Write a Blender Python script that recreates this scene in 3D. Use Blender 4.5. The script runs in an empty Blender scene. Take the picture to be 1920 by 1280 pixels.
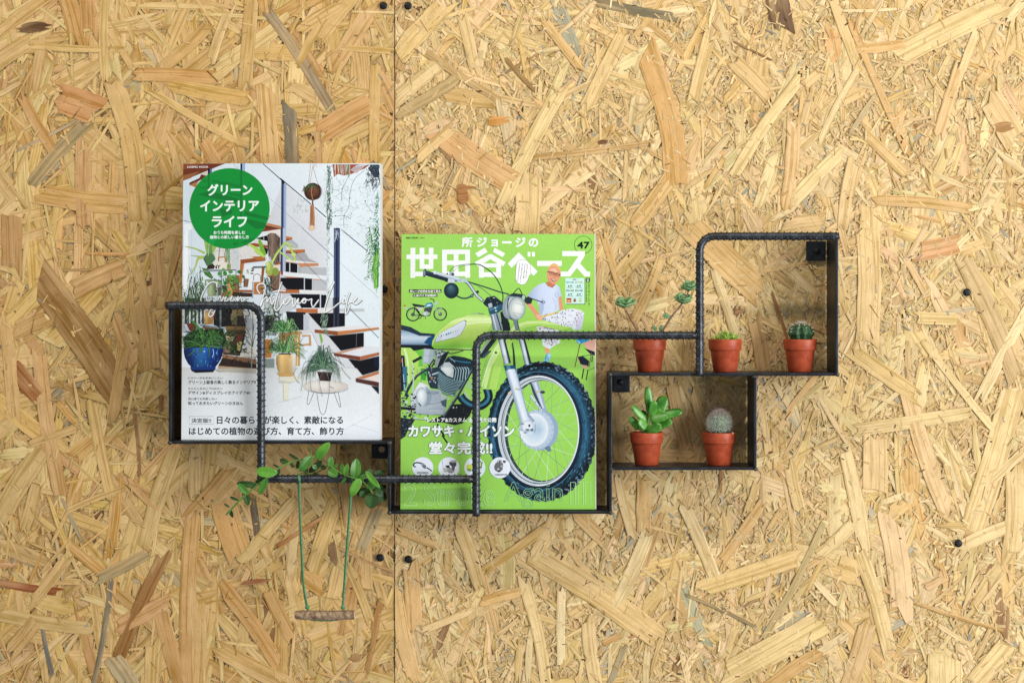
import bpy, bmesh, math, random
import numpy as np
from mathutils import Vector, Matrix, noise
from mathutils.geometry import tessellate_polygon

# ------------------------------------------------------------------ camera, light, exposure
scn = bpy.context.scene
COL = scn.collection
DIST = 2.1            # camera to wall
S = 0.585e-3          # metres on the wall for one photo pixel
CX, CY = 960.0, 560.0 # where the lens axis meets the wall, in photo pixels

cam = bpy.data.cameras.new('camera'); camo = bpy.data.objects.new('camera', cam); COL.objects.link(camo)
camo.location = (0, -DIST, 0); camo.rotation_euler = (math.radians(90), 0, 0)
cam.sensor_width = 36; cam.lens = 36*DIST/(1920*S); cam.shift_y = -(640-CY)/1920
cam.clip_start = 0.05; cam.clip_end = 60
scn.camera = camo

w = bpy.data.worlds.new('World'); scn.world = w; w.use_nodes = True
w.node_tree.nodes['Background'].inputs[0].default_value = (0.93, 0.97, 1.0, 1)
w.node_tree.nodes['Background'].inputs[1].default_value = 0.33

def area(name, loc, target, sx, sy, energy, color):
    l = bpy.data.lights.new(name, 'AREA'); l.shape = 'RECTANGLE'; l.size = sx; l.size_y = sy
    l.energy = energy; l.color = color
    o = bpy.data.objects.new(name, l); COL.objects.link(o); o.location = loc
    d = Vector(target)-Vector(loc); o.rotation_euler = d.to_track_quat('-Z', 'Y').to_euler()
    return o
area('window_light', (2.6, -2.0, 0.0), (0.1, 0, -0.08), 1.5, 1.9, 114, (0.965, 0.985, 1.0))
area('tube_light', (-0.45, -1.25, 1.58), (-0.35, 0, -0.1), 2.4, 0.09, 23, (1.0, 0.93, 0.79))

scn.view_settings.view_transform = 'Standard'; scn.view_settings.look = 'None'
scn.view_settings.exposure = -0.12; scn.view_settings.gamma = 1.0

# ------------------------------------------------------------------ helpers
R = random.Random(7)
def lin(c):
    return tuple(((v/255)/12.92 if v/255 <= 0.04045 else ((v/255+0.055)/1.055)**2.4) for v in c)
def P(px, py, y=0.0):
    """photo pixel -> the point of the place at depth y in front of the wall"""
    k = (DIST+y)/DIST*S
    return Vector(((px-CX)*k, y, (CY-py)*k))
def K(y): return (DIST+y)/DIST*S      # metres per photo pixel at depth y

def empty(name, loc=(0, 0, 0), rot=(0, 0, 0)):
    o = bpy.data.objects.new(name, None); COL.objects.link(o); o.location = loc; o.rotation_euler = rot
    o.empty_display_size = 0.02
    return o
def tag(o, label=None, cat=None, group=None, kind=None):
    if label: o['label'] = label
    if cat: o['category'] = cat
    if group: o['group'] = group
    if kind: o['kind'] = kind
    return o
def mesh_obj(name, verts, faces, mat=None, parent=None, smooth=False):
    m = bpy.data.meshes.new(name); m.from_pydata([tuple(v) for v in verts], [], faces); m.update()
    if smooth: m.polygons.foreach_set('use_smooth', [True]*len(m.polygons))
    if mat: m.materials.append(mat)
    o = bpy.data.objects.new(name, m); COL.objects.link(o)
    if parent: o.parent = parent
    return o
def bm_obj(name, bm, mat=None, parent=None, smooth=False):
    m = bpy.data.meshes.new(name); bm.to_mesh(m); bm.free()
    if smooth: m.polygons.foreach_set('use_smooth', [True]*len(m.polygons))
    if mat: m.materials.append(mat)
    o = bpy.data.objects.new(name, m); COL.objects.link(o)
    if parent: o.parent = parent
    return o
def box_bm(x0, x1, y0, y1, z0, z1, bev=0.0, seg=2):
    bm = bmesh.new()
    bmesh.ops.create_cube(bm, size=1)
    for v in bm.verts:
        v.co = Vector((x0+(v.co.x+.5)*(x1-x0), y0+(v.co.y+.5)*(y1-y0), z0+(v.co.z+.5)*(z1-z0)))
    if bev: bmesh.ops.bevel(bm, geom=bm.edges[:], offset=bev, segments=seg, affect='EDGES', profile=0.6)
    return bm
def catmull(pts, n=6):
    pts = [Vector(p) for p in pts]
    if len(pts) < 3: return pts
    out = []
    for i in range(len(pts)-1):
        p0 = pts[max(i-1, 0)]; p1 = pts[i]; p2 = pts[i+1]; p3 = pts[min(i+2, len(pts)-1)]
        for k in range(n):
            t = k/n
            out.append(0.5*((2*p1)+(p2-p0)*t+(2*p0-5*p1+4*p2-p3)*t*t+(3*p1-p0-3*p2+p3)*t**3))
    out.append(pts[-1])
    return out
def tube(pts, radii, sides=8, cap=True, flat=1.0):
    """swept tube -> verts, faces"""
    pts = [Vector(p) for p in pts]; n = len(pts)
    if not hasattr(radii, '__len__'): radii = [radii]*n
    V = []; F = []; up = Vector((0, -1, 0.001)).normalized()
    for i in range(n):
        t = (pts[min(i+1, n-1)]-pts[max(i-1, 0)]).normalized()
        a = (up-t*up.dot(t))
        if a.length < 1e-4: a = Vector((0, 0, 1))-t*t.z
        a.normalize(); b = t.cross(a)
        for k in range(sides):
            th = 2*math.pi*k/sides
            V.append(pts[i]+(a*math.cos(th)*flat+b*math.sin(th))*radii[i])
    for i in range(n-1):
        for k in range(sides):
            k2 = (k+1) % sides
            F.append((i*sides+k, i*sides+k2, (i+1)*sides+k2, (i+1)*sides+k))
    if cap:
        F.append(tuple(range(sides))[::-1]); F.append(tuple((n-1)*sides+k for k in range(sides)))
    return V, F
def merge(parts):
    V = []; F = []
    for v, f in parts:
        b = len(V); V += list(v); F += [tuple(i+b for i in g) for g in f]
    return V, F

# ------------------------------------------------------------------ materials
def newmat(name):
    m = bpy.data.materials.new(name); m.use_nodes = True
    nt = m.node_tree; b = nt.nodes['Principled BSDF']
    return m, nt, b
def node(nt, t, **kw):
    n = nt.nodes.new(t)
    for k, v in kw.items(): setattr(n, k, v)
    return n
def noisy(name, c1, c2, scale=200, rough=0.5, metal=0.0, bump=0.0, detail=4, spec=0.5, sss=0.0, bscale=None, rvar=0.1, lo=0.35, hi=0.65):
    m, nt, b = newmat(name); L = nt.links
    tc = node(nt, 'ShaderNodeTexCoord'); nz = node(nt, 'ShaderNodeTexNoise')
    nz.inputs['Scale'].default_value = scale; nz.inputs['Detail'].default_value = detail
    L.new(tc.outputs['Object'], nz.inputs['Vector'])
    r = node(nt, 'ShaderNodeValToRGB'); r.color_ramp.elements[0].position = lo; r.color_ramp.elements[1].position = hi
    r.color_ramp.elements[0].color = (*lin(c1), 1); r.color_ramp.elements[1].color = (*lin(c2), 1)
    L.new(nz.outputs['Fac'], r.inputs['Fac']); L.new(r.outputs['Color'], b.inputs['Base Color'])
    b.inputs['Metallic'].default_value = metal; b.inputs['Specular IOR Level'].default_value = spec
    mr = node(nt, 'ShaderNodeMapRange'); mr.inputs['To Min'].default_value = rough-rvar; mr.inputs['To Max'].default_value = rough+rvar
    L.new(nz.outputs['Fac'], mr.inputs['Value']); L.new(mr.outputs['Result'], b.inputs['Roughness'])
    if sss:
        b.inputs['Subsurface Weight'].default_value = sss; b.inputs['Subsurface Radius'].default_value = (0.5, 1.0, 0.3)
        b.inputs['Subsurface Scale'].default_value = 0.002
    if bump:
        n2 = node(nt, 'ShaderNodeTexNoise'); n2.inputs['Scale'].default_value = bscale or scale*4; n2.inputs['Detail'].default_value = 3
        L.new(tc.outputs['Object'], n2.inputs['Vector'])
        bp = node(nt, 'ShaderNodeBump'); bp.inputs['Strength'].default_value = bump; bp.inputs['Distance'].default_value = 0.0006
        L.new(n2.outputs['Fac'], bp.inputs['Height']); L.new(bp.outputs['Normal'], b.inputs['Normal'])
    return m

M_STEEL = noisy('blackened_steel', (40, 44, 50), (62, 67, 74), 60, 0.42, 0.75, 0.25, 5, bscale=900)
M_REBAR = noisy('black_rebar_steel', (46, 50, 55), (80, 85, 92), 160, 0.36, 0.7, 0.2, 5, bscale=1200)
M_WELD = noisy('weld_steel', (60, 60, 62), (104, 102, 100), 700, 0.4, 0.8, 0.5, 4)
M_TAB = noisy('matt_black_tab', (24, 27, 33), (40, 44, 52), 120, 0.45, 0.3, 0.2)
M_SCREW = noisy('black_screw', (14, 14, 15), (30, 30, 32), 900, 0.45, 0.4, 0.1)
M_POT = noisy('terracotta_plastic', (168, 68, 38), (188, 83, 49), 130, 0.42, 0, 0.12, 4, spec=0.4, bscale=2500)
def chalky(m):
    nt = m.node_tree; L = nt.links; b = nt.nodes['Principled BSDF']; src = b.inputs['Base Color'].links[0].from_socket
    oi = node(nt, 'ShaderNodeObjectInfo'); tc = node(nt, 'ShaderNodeTexCoord'); ad = node(nt, 'ShaderNodeVectorMath', operation='ADD')
    L.new(tc.outputs['Object'], ad.inputs[0]); L.new(oi.outputs['Location'], ad.inputs[1])
    def f(sc, det, a, c, top):
        n = node(nt, 'ShaderNodeTexNoise'); n.inputs['Scale'].default_value = sc; n.inputs['Detail'].default_value = det; L.new(ad.outputs[0], n.inputs['Vector'])
        r = node(nt, 'ShaderNodeMapRange'); r.inputs['From Min'].default_value = a; r.inputs['From Max'].default_value = c; r.inputs['To Max'].default_value = top; L.new(n.outputs['Fac'], r.inputs['Value']); return r.outputs['Result']
    for sc, det, a, c, top, col in ((70, 6, .5, .8, .22, (200, 112, 84)), (900, 3, .70, .76, .5, (224, 160, 132)), (60, 4, .55, .8, .25, (140, 54, 34))):
        mx = node(nt, 'ShaderNodeMix'); mx.data_type = 'RGBA'; L.new(f(sc, det, a, c, top), mx.inputs[0]); L.new(src, mx.inputs[6]); mx.inputs[7].default_value = (*lin(col), 1); src = mx.outputs[2]
    L.new(src, b.inputs['Base Color'])
chalky(M_POT)
def rusty(m, col, a, c, top, sc=45):
    nt = m.node_tree; L = nt.links; b = nt.nodes['Principled BSDF']; src = b.inputs['Base Color'].links[0].from_socket
    tc = node(nt, 'ShaderNodeTexCoord'); n = node(nt, 'ShaderNodeTexNoise'); n.inputs['Scale'].default_value = sc; n.inputs['Detail'].default_value = 7; L.new(tc.outputs['Object'], n.inputs['Vector'])
    r = node(nt, 'ShaderNodeMapRange'); r.inputs['From Min'].default_value = a; r.inputs['From Max'].default_value = c; r.inputs['To Max'].default_value = top; L.new(n.outputs['Fac'], r.inputs['Value'])
    mx = node(nt, 'ShaderNodeMix'); mx.data_type = 'RGBA'; L.new(r.outputs['Result'], mx.inputs[0]); L.new(src, mx.inputs[6]); mx.inputs[7].default_value = (*lin(col), 1); L.new(mx.outputs[2], b.inputs['Base Color'])
rusty(M_REBAR, (66, 56, 50), .5, .72, .45); rusty(M_STEEL, (66, 60, 56), .5, .7, .5, 25); rusty(M_STEEL, (96, 100, 106), .66, .76, .5, 60)
M_SOIL = noisy('potting_soil', (38, 26, 18), (84, 60, 42), 900, 0.9, 0, 0.8)
M_PEBBLE = noisy('pale_pebble', (190, 180, 165), (225, 218, 205), 900, 0.7)
M_LEAF_A = noisy('glossy_green_leaf', (50, 104, 30), (84, 140, 46), 60, 0.36, 0, 0.1, 3, sss=0.15)
M_LEAF_DK = noisy('dark_green_leaf', (28, 60, 20), (54, 92, 32), 70, 0.55, 0, 0.1, 3)
M_LEAF_LT = noisy('bright_green_leaf', (78, 140, 40), (112, 172, 62), 60, 0.34, 0, 0.1, 3, sss=0.1)
M_SUCC = noisy('jade_succulent', (60, 126, 38), (102, 168, 64), 110, 0.26, 0, 0.1, 3, sss=0.3)
M_SUCC_STEM = noisy('pale_succulent_stem', (140, 170, 90), (172, 190, 120), 200, 0.5)
M_BLUE = noisy('blue_green_succulent', (92, 142, 88), (150, 186, 136), 260, 0.5, 0, 0.1, 3, sss=0.2)
M_BSTEM = noisy('brown_plant_stem', (120, 86, 80), (158, 124, 100), 300, 0.6)
M_HAW = noisy('lime_rosette', (120, 160, 50), (178, 204, 96), 160, 0.42, 0, 0.1, 3, sss=0.25)
M_CACT = noisy('dark_cactus_skin', (34, 70, 40), (62, 104, 62), 300, 0.5, 0, 0.15)
M_MAMM = noisy('grey_green_cactus_skin', (78, 112, 82), (116, 144, 112), 300, 0.6, 0, 0.15)
M_SPINE = noisy('white_spine', (214, 216, 206), (240, 240, 232), 300, 0.6)
M_SPINEP = noisy('pink_spine', (200, 160, 160), (226, 196, 192), 300, 0.6)
M_CORD = noisy('green_cord', (74, 130, 88), (104, 160, 112), 500, 0.8, 0, 0.5, bscale=2500)
M_BARK = noisy('swing_bark', (120, 92, 68), (188, 160, 128), 260, 0.85, 0, 1.0, 8, bscale=700)
M_CUT = noisy('cut_wood', (206, 168, 128), (232, 204, 168), 300, 0.8, 0, 0.4)
M_STEM_G = noisy('garland_stem', (84, 128, 48), (112, 152, 66), 200, 0.5)
# ------------------------------------------------------------------ strand board wall
def make_osb_mat():
    m, nt, b = newmat('strand_board'); L = nt.links
    at = node(nt, 'ShaderNodeAttribute'); at.attribute_name = 'col'
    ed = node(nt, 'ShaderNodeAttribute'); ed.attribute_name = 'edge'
    uv = node(nt, 'ShaderNodeUVMap'); uv.uv_map = 'UVMap'
    def nz(sx, sy, det, dist=0.0):
        mp = node(nt, 'ShaderNodeMapping'); mp.inputs['Scale'].default_value = (sx, sy, 1)
        L.new(uv.outputs['UV'], mp.inputs['Vector'])
        n = node(nt, 'ShaderNodeTexNoise'); n.noise_dimensions = '2D'
        n.inputs['Scale'].default_value = 1; n.inputs['Detail'].default_value = det; n.inputs['Distortion'].default_value = dist
        L.new(mp.outputs['Vector'], n.inputs['Vector']); return n.outputs['Fac']
    def rng(src, a, b_, c, d):
        r = node(nt, 'ShaderNodeMapRange'); L.new(src, r.inputs['Value'])
        for i, v in zip(('From Min', 'From Max', 'To Min', 'To Max'), (a, b_, c, d)): r.inputs[i].default_value = v
        return r.outputs['Result']
    def mul(a, b_):
        n = node(nt, 'ShaderNodeMath', operation='MULTIPLY'); L.new(a, n.inputs[0]); L.new(b_, n.inputs[1]); return n.outputs[0]
    rings = nz(7, 330, 1.5, 0.5)             # growth lines along the strand
    fibre = nz(70, 1500, 3)                  # fine fibre streaks
    blotch = nz(40, 60, 3)
    g1 = rng(rings, 0.36, 0.52, 0.80, 1.06)
    g2 = rng(fibre, 0.3, 0.72, 0.91, 1.13)
    g3 = rng(blotch, 0.3, 0.7, 0.92, 1.08)
    speck = nz(260, 420, 2); g4 = rng(speck, 0.22, 0.30, 0.62, 1.0)
    ef = rng(ed.outputs['Fac'], 0.0, 0.9, 0.70, 1.02)  # micro shadow along the strand edges, painted into the colour
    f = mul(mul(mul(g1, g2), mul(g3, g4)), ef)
    drift = nz(14, 70, 2)
    mx = node(nt, 'ShaderNodeMix'); mx.data_type = 'RGBA'; mx.blend_type = 'MIX'
    L.new(rng(drift, 0.45, 0.72, 0.0, 0.42), mx.inputs[0]); L.new(at.outputs['Color'], mx.inputs[6]); mx.inputs[7].default_value = (*lin((219, 183, 131)), 1)
    vm = node(nt, 'ShaderNodeVectorMath', operation='SCALE'); L.new(mx.outputs[2], vm.inputs[0]); L.new(f, vm.inputs['Scale'])
    # lines are a little redder than the wood between them
    hs = node(nt, 'ShaderNodeHueSaturation'); L.new(vm.outputs[0], hs.inputs['Color'])
    L.new(rng(f, 0.55, 1.05, 1.22, 0.98), hs.inputs['Saturation'])
    L.new(hs.outputs['Color'], b.inputs['Base Color'])
    b.inputs['Roughness'].default_value = 0.62; b.inputs['Specular IOR Level'].default_value = 0.3
    bp = node(nt, 'ShaderNodeBump'); bp.inputs['Strength'].default_value = 0.25; bp.inputs['Distance'].default_value = 0.0005
    L.new(f, bp.inputs['Height']); L.new(bp.outputs['Normal'], b.inputs['Normal'])
    return m
M_OSB = make_osb_mat()
M_CORE = noisy('board_core', (120, 84, 48), (160, 120, 74), 160, 0.8, 0, 0.5)

rs = np.random.RandomState(11)
class Strands:
    """collects flat wood strands: every one a thin lens-shaped flake with broken ends"""
    def __init__(self, x0, x1): self.x0, self.x1 = x0, x1; self.items = []
    def add(self, pts, width, col, y, nseg=5, taper=0.0, big=True, jag=0.55):
        pts = [Vector((p[0], p[1])) for p in pts]
        if len(pts) == 2:
            d = pts[1]-pts[0]; nrm = Vector((-d.y, d.x))
            pts = [pts[0], (pts[0]+pts[1])/2+nrm*rs.uniform(-.025, .025), pts[1]]
        cl = catmull(pts, max(2, nseg//2)); n = len(cl)
        h = width/2; V = []; UV = []; E = []; Ln = 0; uo, vo = rs.uniform(0, 60, 2)
        ea = min(0.0011, h*0.45); lift = min(0.00022, 0.02*width)
        tilt = rs.uniform(-1, 1)*0.010*min(1, 0.012/width)
        skew = rs.uniform(-jag, jag, 2)*width
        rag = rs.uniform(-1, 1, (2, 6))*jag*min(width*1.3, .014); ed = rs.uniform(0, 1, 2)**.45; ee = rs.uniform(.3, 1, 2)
        for i in range(n):
            t = cl[min(i+1, n-1)]-cl[max(i-1, 0)]
            t = t.normalized() if t.length > 1e-9 else Vector((1, 0))
            nr = Vector((-t.y, t.x))
            if i: Ln += (cl[i]-cl[i-1]).length
            s = i/(n-1); tp = 1-taper*abs(2*s-1)**1.5
            a = h*tp*rs.uniform(.93, 1.06); b_ = h*tp*rs.uniform(.93, 1.06)
            e = min(ea, a*.5)
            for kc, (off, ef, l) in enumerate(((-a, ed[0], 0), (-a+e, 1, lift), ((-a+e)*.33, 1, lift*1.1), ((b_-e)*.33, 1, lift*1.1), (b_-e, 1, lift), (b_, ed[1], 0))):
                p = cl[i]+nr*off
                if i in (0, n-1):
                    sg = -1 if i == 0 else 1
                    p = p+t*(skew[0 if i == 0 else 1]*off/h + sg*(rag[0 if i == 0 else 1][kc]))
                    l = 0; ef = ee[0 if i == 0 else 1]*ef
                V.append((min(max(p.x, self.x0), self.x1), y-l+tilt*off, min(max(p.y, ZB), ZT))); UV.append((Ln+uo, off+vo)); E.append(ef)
        F = []
        for i in range(n-1):
            for k in range(5):
                a = i*6+k; F.append((a, a+1, a+7, a+6))
        self.items.append((Ln*width, V, F, UV, E, lin(col) if max(col) > 1.01 else col, big))
    def sliver(self, x, z, ln, wd, ang, col, y, edge=1.0):
        c, s = math.cos(ang), math.sin(ang); uo, vo = rs.uniform(0, 60, 2); V = []
        for a, b_ in ((-1, -1), (1, -.6), (1, 1), (-1, .7)):
            px = x+c*a*ln/2*rs.uniform(.8, 1)-s*b_*wd/2; pz = z+s*a*ln/2*rs.uniform(.8, 1)+c*b_*wd/2
            V.append((min(max(px, self.x0), self.x1), y, min(max(pz, ZB), ZT)))
        lo_ = rs.choice((edge, edge, .62, .8)); self.items.append((ln*wd, V, [(0, 1, 2, 3)], [(uo, vo), (uo+ln, vo), (uo+ln, vo+wd), (uo, vo+wd)], [lo_, lo_, edge, edge], lin(col), False))  # one side darkened in colour to imitate shade between chips
    def to_mesh(self, name, items):
        V = []; F = []; UV = []; E = []; C = []
        for _, v, f, uv, e, c, _b in items:
            b = len(V); V += v; UV += uv; E += e; C += [(*c, 1)]*len(v); F += [tuple(i+b for i in g) for g in f]
        m = bpy.data.meshes.new(name); m.from_pydata(V, [], F); m.update()
        u = m.uv_layers.new(name='UVMap'); li = np.empty(len(m.loops), dtype=np.int32); m.loops.foreach_get('vertex_index', li)
        u.data.foreach_set('uv', np.array(UV, dtype=np.float32)[li].ravel())
        ca = m.attributes.new('col', 'FLOAT_COLOR', 'POINT'); ca.data.foreach_set('color', np.array(C, dtype=np.float32).ravel())
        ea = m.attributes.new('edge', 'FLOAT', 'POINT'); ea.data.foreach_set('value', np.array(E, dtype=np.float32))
        m.materials.append(M_OSB)
        return m
    def build(self, parent, npart):
        bigs = sorted([i for i in self.items if i[6]], key=lambda i: -i[0])
        part = bigs[:npart]; ids = set(id(i) for i in part)
        for it in part:
            o = bpy.data.objects.new('strand', self.to_mesh('strand', [it])); COL.objects.link(o); o.parent = parent
        rest = [i for i in self.items if id(i) not in ids]
        o = bpy.data.objects.new('chips', self.to_mesh('chips', rest)); COL.objects.link(o); o.parent = parent
        tag(o, 'small chips and fibres pressed between the large strands', kind='stuff')

SEAM = P(740.3, 0).x
ZT, ZB = P(0, -180).z, P(0, 1460).z
XL, XR = P(-430, 0).x, P(2350, 0).x
def vary(c, a=6.5):
    k = rs.normal(0, a); return tuple(min(250, max(15, (v+k*f+rs.normal(0, 2))*g)) for v, f, g in zip(c, (1, 1, .9), (1, .993, .945)))
PAL_L = [((207, 171, 116), 38), ((214, 183, 130), 26), ((208, 172, 110), 18), ((202, 158, 98), 8), ((207, 166, 118), 6), ((172, 155, 126), 3), ((190, 146, 92), 4), ((146, 104, 66), .6)]
PAL_R = [((222, 190, 138), 40), ((228, 202, 156), 30), ((223, 188, 130), 15), ((216, 175, 119), 5), ((224, 188, 147), 8), ((182, 174, 154), 2.6), ((204, 166, 114), 2.8), ((154, 116, 80), .5)]
FINE_L = [((206, 171, 117), 42), ((213, 181, 130), 24), ((201, 160, 106), 13), ((182, 142, 94), 4), ((150, 148, 138), 1.2)]
FINE_R = [((222, 192, 143), 52), ((228, 202, 157), 26), ((218, 184, 130), 14), ((204, 167, 116), 5), ((164, 164, 156), 1.8)]
def pick(pal):
    w_ = np.array([p[1] for p in pal], float); return vary(pal[rs.choice(len(pal), p=w_/w_.sum())][0])
def ang_l():
    r = rs.rand()
    if r < .55: return math.radians(90+rs.normal(0, 22))
    if r < .85: return math.radians(90+rs.choice((-1, 1))*rs.normal(48, 14))
    return math.radians(rs.normal(0, 14))
def ang_r():
    return math.radians(rs.normal(90, 38)) if rs.rand() < .7 else math.radians(rs.uniform(0, 180))

HAND = '''80 526 231 748 60 150 112 66;115 185 180 207 58 197 138 92;197 -10 196 150 17 212 180 120;215 158 250 280 262 422 40 204 168 108
158 265 161 430 32 192 146 102;60 345 165 230 25 152 137 108;75 364 241 384 40 202 157 97;165 -10 168 60 35 197 148 98
497 163 508 320 36 216 176 122;542 200 549 320 26 122 112 97;473 -10 459 163 27 196 161 102;500 20 622 207 20 142 128 112
307 127 393 47 24 196 156 97;250 140 405 146 26 197 147 88;320 160 465 186 30 206 166 97;57 87 225 93 13 214 180 120
-20 130 57 78 30 198 164 108;-10 70 90 -5 22 205 168 112;42 180 106 292 21 190 142 88;285 172 440 264 15 212 178 118
22 410 24 506 40 172 127 82;135 547 232 500 36 186 142 92;30 620 92 592 33 186 146 92;75 660 113 920 28 196 151 102
172 755 208 930 22 217 182 122;10 600 28 785 26 206 166 112;28 690 78 746 36 158 104 64;-6 980 76 848 40 196 166 112
272 1022 327 845 30 206 176 122;181 1086 278 1036 22 152 138 108;-5 1090 111 1108 15 150 88 54;222 1236 309 1040 25 152 108 64
218 1178 315 1126 30 200 152 107;362 968 352 1290 30 196 151 97;375 1120 374 1290 24 206 166 107;303 1150 342 1290 30 190 142 88
-5 1150 173 1178 26 206 176 122;175 1290 210 1085 10 112 107 97;80 1170 99 1263 8 104 104 104;408 1214 546 1286 34 206 166 107
456 1047 551 940 24 216 186 127;475 940 484 1012 13 112 98 84;420 945 452 1042 52 206 157 98;520 1024 635 952 8 172 117 68
632 1024 739 1071 5 176 122 77;676 1031 711 950 22 166 152 127;588 1062 626 948 30 216 181 117;622 1018 627 1054 14 142 107 77
655 1060 696 1166 18 210 176 120;699 1182 716 1124 12 166 117 63;572 1078 604 1102 32 206 157 93;688 1256 713 1126 10 170 124 76
640 90 738 97 12 208 172 108;705 120 703 300 20 206 168 104;600 250 700 190 40 204 152 100;560 60 640 10 22 214 178 120
430 20 395 120 18 222 192 142;330 250 365 300 26 200 158 104;610 30 560 120 16 208 170 106;380 260 420 330 24 206 160 110
270 580 282 700 40 188 150 98;235 650 215 780 24 196 156 104;295 470 300 560 26 194 152 104;60 830 150 800 16 200 164 108
120 960 230 915 12 208 172 116;240 900 300 960 14 196 150 100;20 1220 70 1160 30 198 160 108;130 1040 60 1130 22 206 170 118
250 1290 210 1230 36 168 156 132;290 1205 285 1290 30 212 178 118;420 1100 520 1240 30 204 154 96;500 1100 545 1190 26 202 156 98
640 850 660 1000 26 204 164 112;530 840 590 880 30 200 160 106;700 880 705 960 20 204 162 108;430 880 360 960 22 200 154 100
742 112 836 8 38 226 191 127;742 189 824 121 27 233 206 157;742 218 861 146 21 172 147 103;800 100 941 191 14 172 137 88
868 30 891 134 22 226 196 142;826 250 976 352 48 208 154 102;1048 172 944 382 29 239 213 157;991 324 985 445 48 236 206 152
1213 96 1256 230 1268 352 44 206 152 88;1186 428 1256 334 30 226 182 122;1123 5 1268 33 17 132 122 102;870 358 894 239 12 231 192 147
827 371 884 239 6 162 142 112;940 190 957 272 24 216 201 172;948 110 1005 171 8 152 117 73;1000 296 1226 267 11 192 152 103
1455 -10 1470 56 42 108 80 60;1688 102 1882 8 45 233 206 152;1604 93 1701 82 18 221 172 112;1592 38 1702 292 14 206 157 98
1558 -8 1608 127 18 226 191 132;1374 332 1498 149 22 239 213 157;1479 386 1576 284 26 240 216 162;1473 391 1488 229 26 231 187 138
1374 114 1441 181 30 216 181 127;1376 79 1446 114 4 122 88 54;1592 254 1641 179 9 167 152 123;1536 268 1611 126 12 236 211 162
1856 185 1902 265 50 226 191 142;1640 375 1822 392 22 206 162 103;1630 388 1632 432 40 236 202 147;1722 472 1798 457 37 216 152 112
1807 488 1906 712 36 192 162 118;1625 418 1626 642 44 236 202 148;1598 658 1719 743 30 216 182 118;1922 586 1838 746 22 241 221 177
1896 738 1822 992 48 241 211 157;1640 812 1640 926 50 236 202 152;1704 748 1776 962 32 236 197 152;1604 806 1816 774 26 226 201 147
1729 638 1871 817 14 241 216 162;1714 595 1796 598 24 231 201 142;1428 1200 1542 984 12 167 148 104;1286 1114 1415 1173 6 147 128 93
1584 848 1618 1020 28 241 216 167;1609 1024 1669 1226 28 236 206 152;1669 974 1690 1152 44 236 201 162;1282 948 1346 1097 24 241 216 167
1351 1052 1431 939 20 217 168 108;1358 1267 1532 1169 50 233 206 147;1444 1284 1536 1221 26 207 158 99;1590 1290 1626 1169 34 207 168 119
1770 1232 1771 1300 68 241 216 162;1822 1284 1891 1204 40 236 206 152;1652 1104 1880 1181 7 197 152 98;1539 1037 1596 984 24 238 212 160
1316 1102 1499 1044 34 227 192 128;1566 1060 1612 1076 48 221 182 118;909 1068 1048 969 18 211 167 98;999 1046 1041 967 24 236 202 143
999 1038 1235 1195 48 229 192 133;1053 1104 1052 1240 16 241 226 187;981 1084 1026 1290 22 239 211 157;1146 1147 1214 999 26 241 219 172
1207 890 1207 998 28 207 162 103;1159 898 1188 1012 18 233 202 152;906 1126 981 1107 20 217 167 103;750 994 823 1023 14 221 172 112
886 1142 796 1179 14 236 202 152;1102 1156 1119 1290 26 236 206 152;1180 1194 1221 1180 5 167 98 63;1130 1206 1164 1189 12 207 152 93
1145 1276 1171 1209 12 142 137 117;1290 418 1422 547 54 221 177 118;1338 504 1379 632 17 226 206 162;1131 438 1166 552 14 206 162 98
1189 602 1241 479 18 222 182 122;1447 549 1476 637 6 142 94 50;1414 598 1431 692 28 178 138 92;1158 520 1200 470 30 226 190 130
1150 740 1162 868 22 212 178 120;1260 720 1290 850 26 206 166 112;1210 850 1300 855 24 214 172 116;1300 735 1320 800 18 220 184 128
1885 40 1925 -10 20 238 216 170;1800 140 1830 60 16 234 206 156;1760 250 1800 120 22 228 186 136;1700 330 1620 250 20 226 188 130
1540 420 1470 430 40 214 180 130;1600 300 1580 420 24 234 200 150;1900 880 1895 1040 36 232 202 150;1790 1030 1890 985 26 240 214 164
1860 900 1925 840 18 234 208 160;1735 1100 1765 1085 14 226 182 140;1480 870 1500 960 22 234 202 146;1420 900 1400 960 14 228 192 136
770 1060 778 1180 30 214 166 108;742 1110 780 1280 30 218 172 112;860 980 900 1100 26 226 190 134;1080 960 1130 1010 26 220 174 116
1330 70 1300 190 24 232 200 144;1100 200 1170 60 26 230 196 140;1020 40 1090 130 18 222 178 118;780 300 850 240 20 226 188 130'''
KNOTS = [(64, 55, 50, 24, (74, 44, 26)), (930, 229, 34, 22, (206, 142, 70)), (868, 365, 22, 46, (160, 104, 58)), (1880, 240, 34, 24, (178, 132, 86)), (1730, 236, 26, 8, (130, 84, 48)),
         (480, 1092, 44, 12, (140, 76, 48)), (668, 1232, 18, 18, (150, 104, 62)), (1130, 268, 18, 10, (92, 50, 26)), (1385, 585, 16, 14, (134, 84, 52))]

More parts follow.
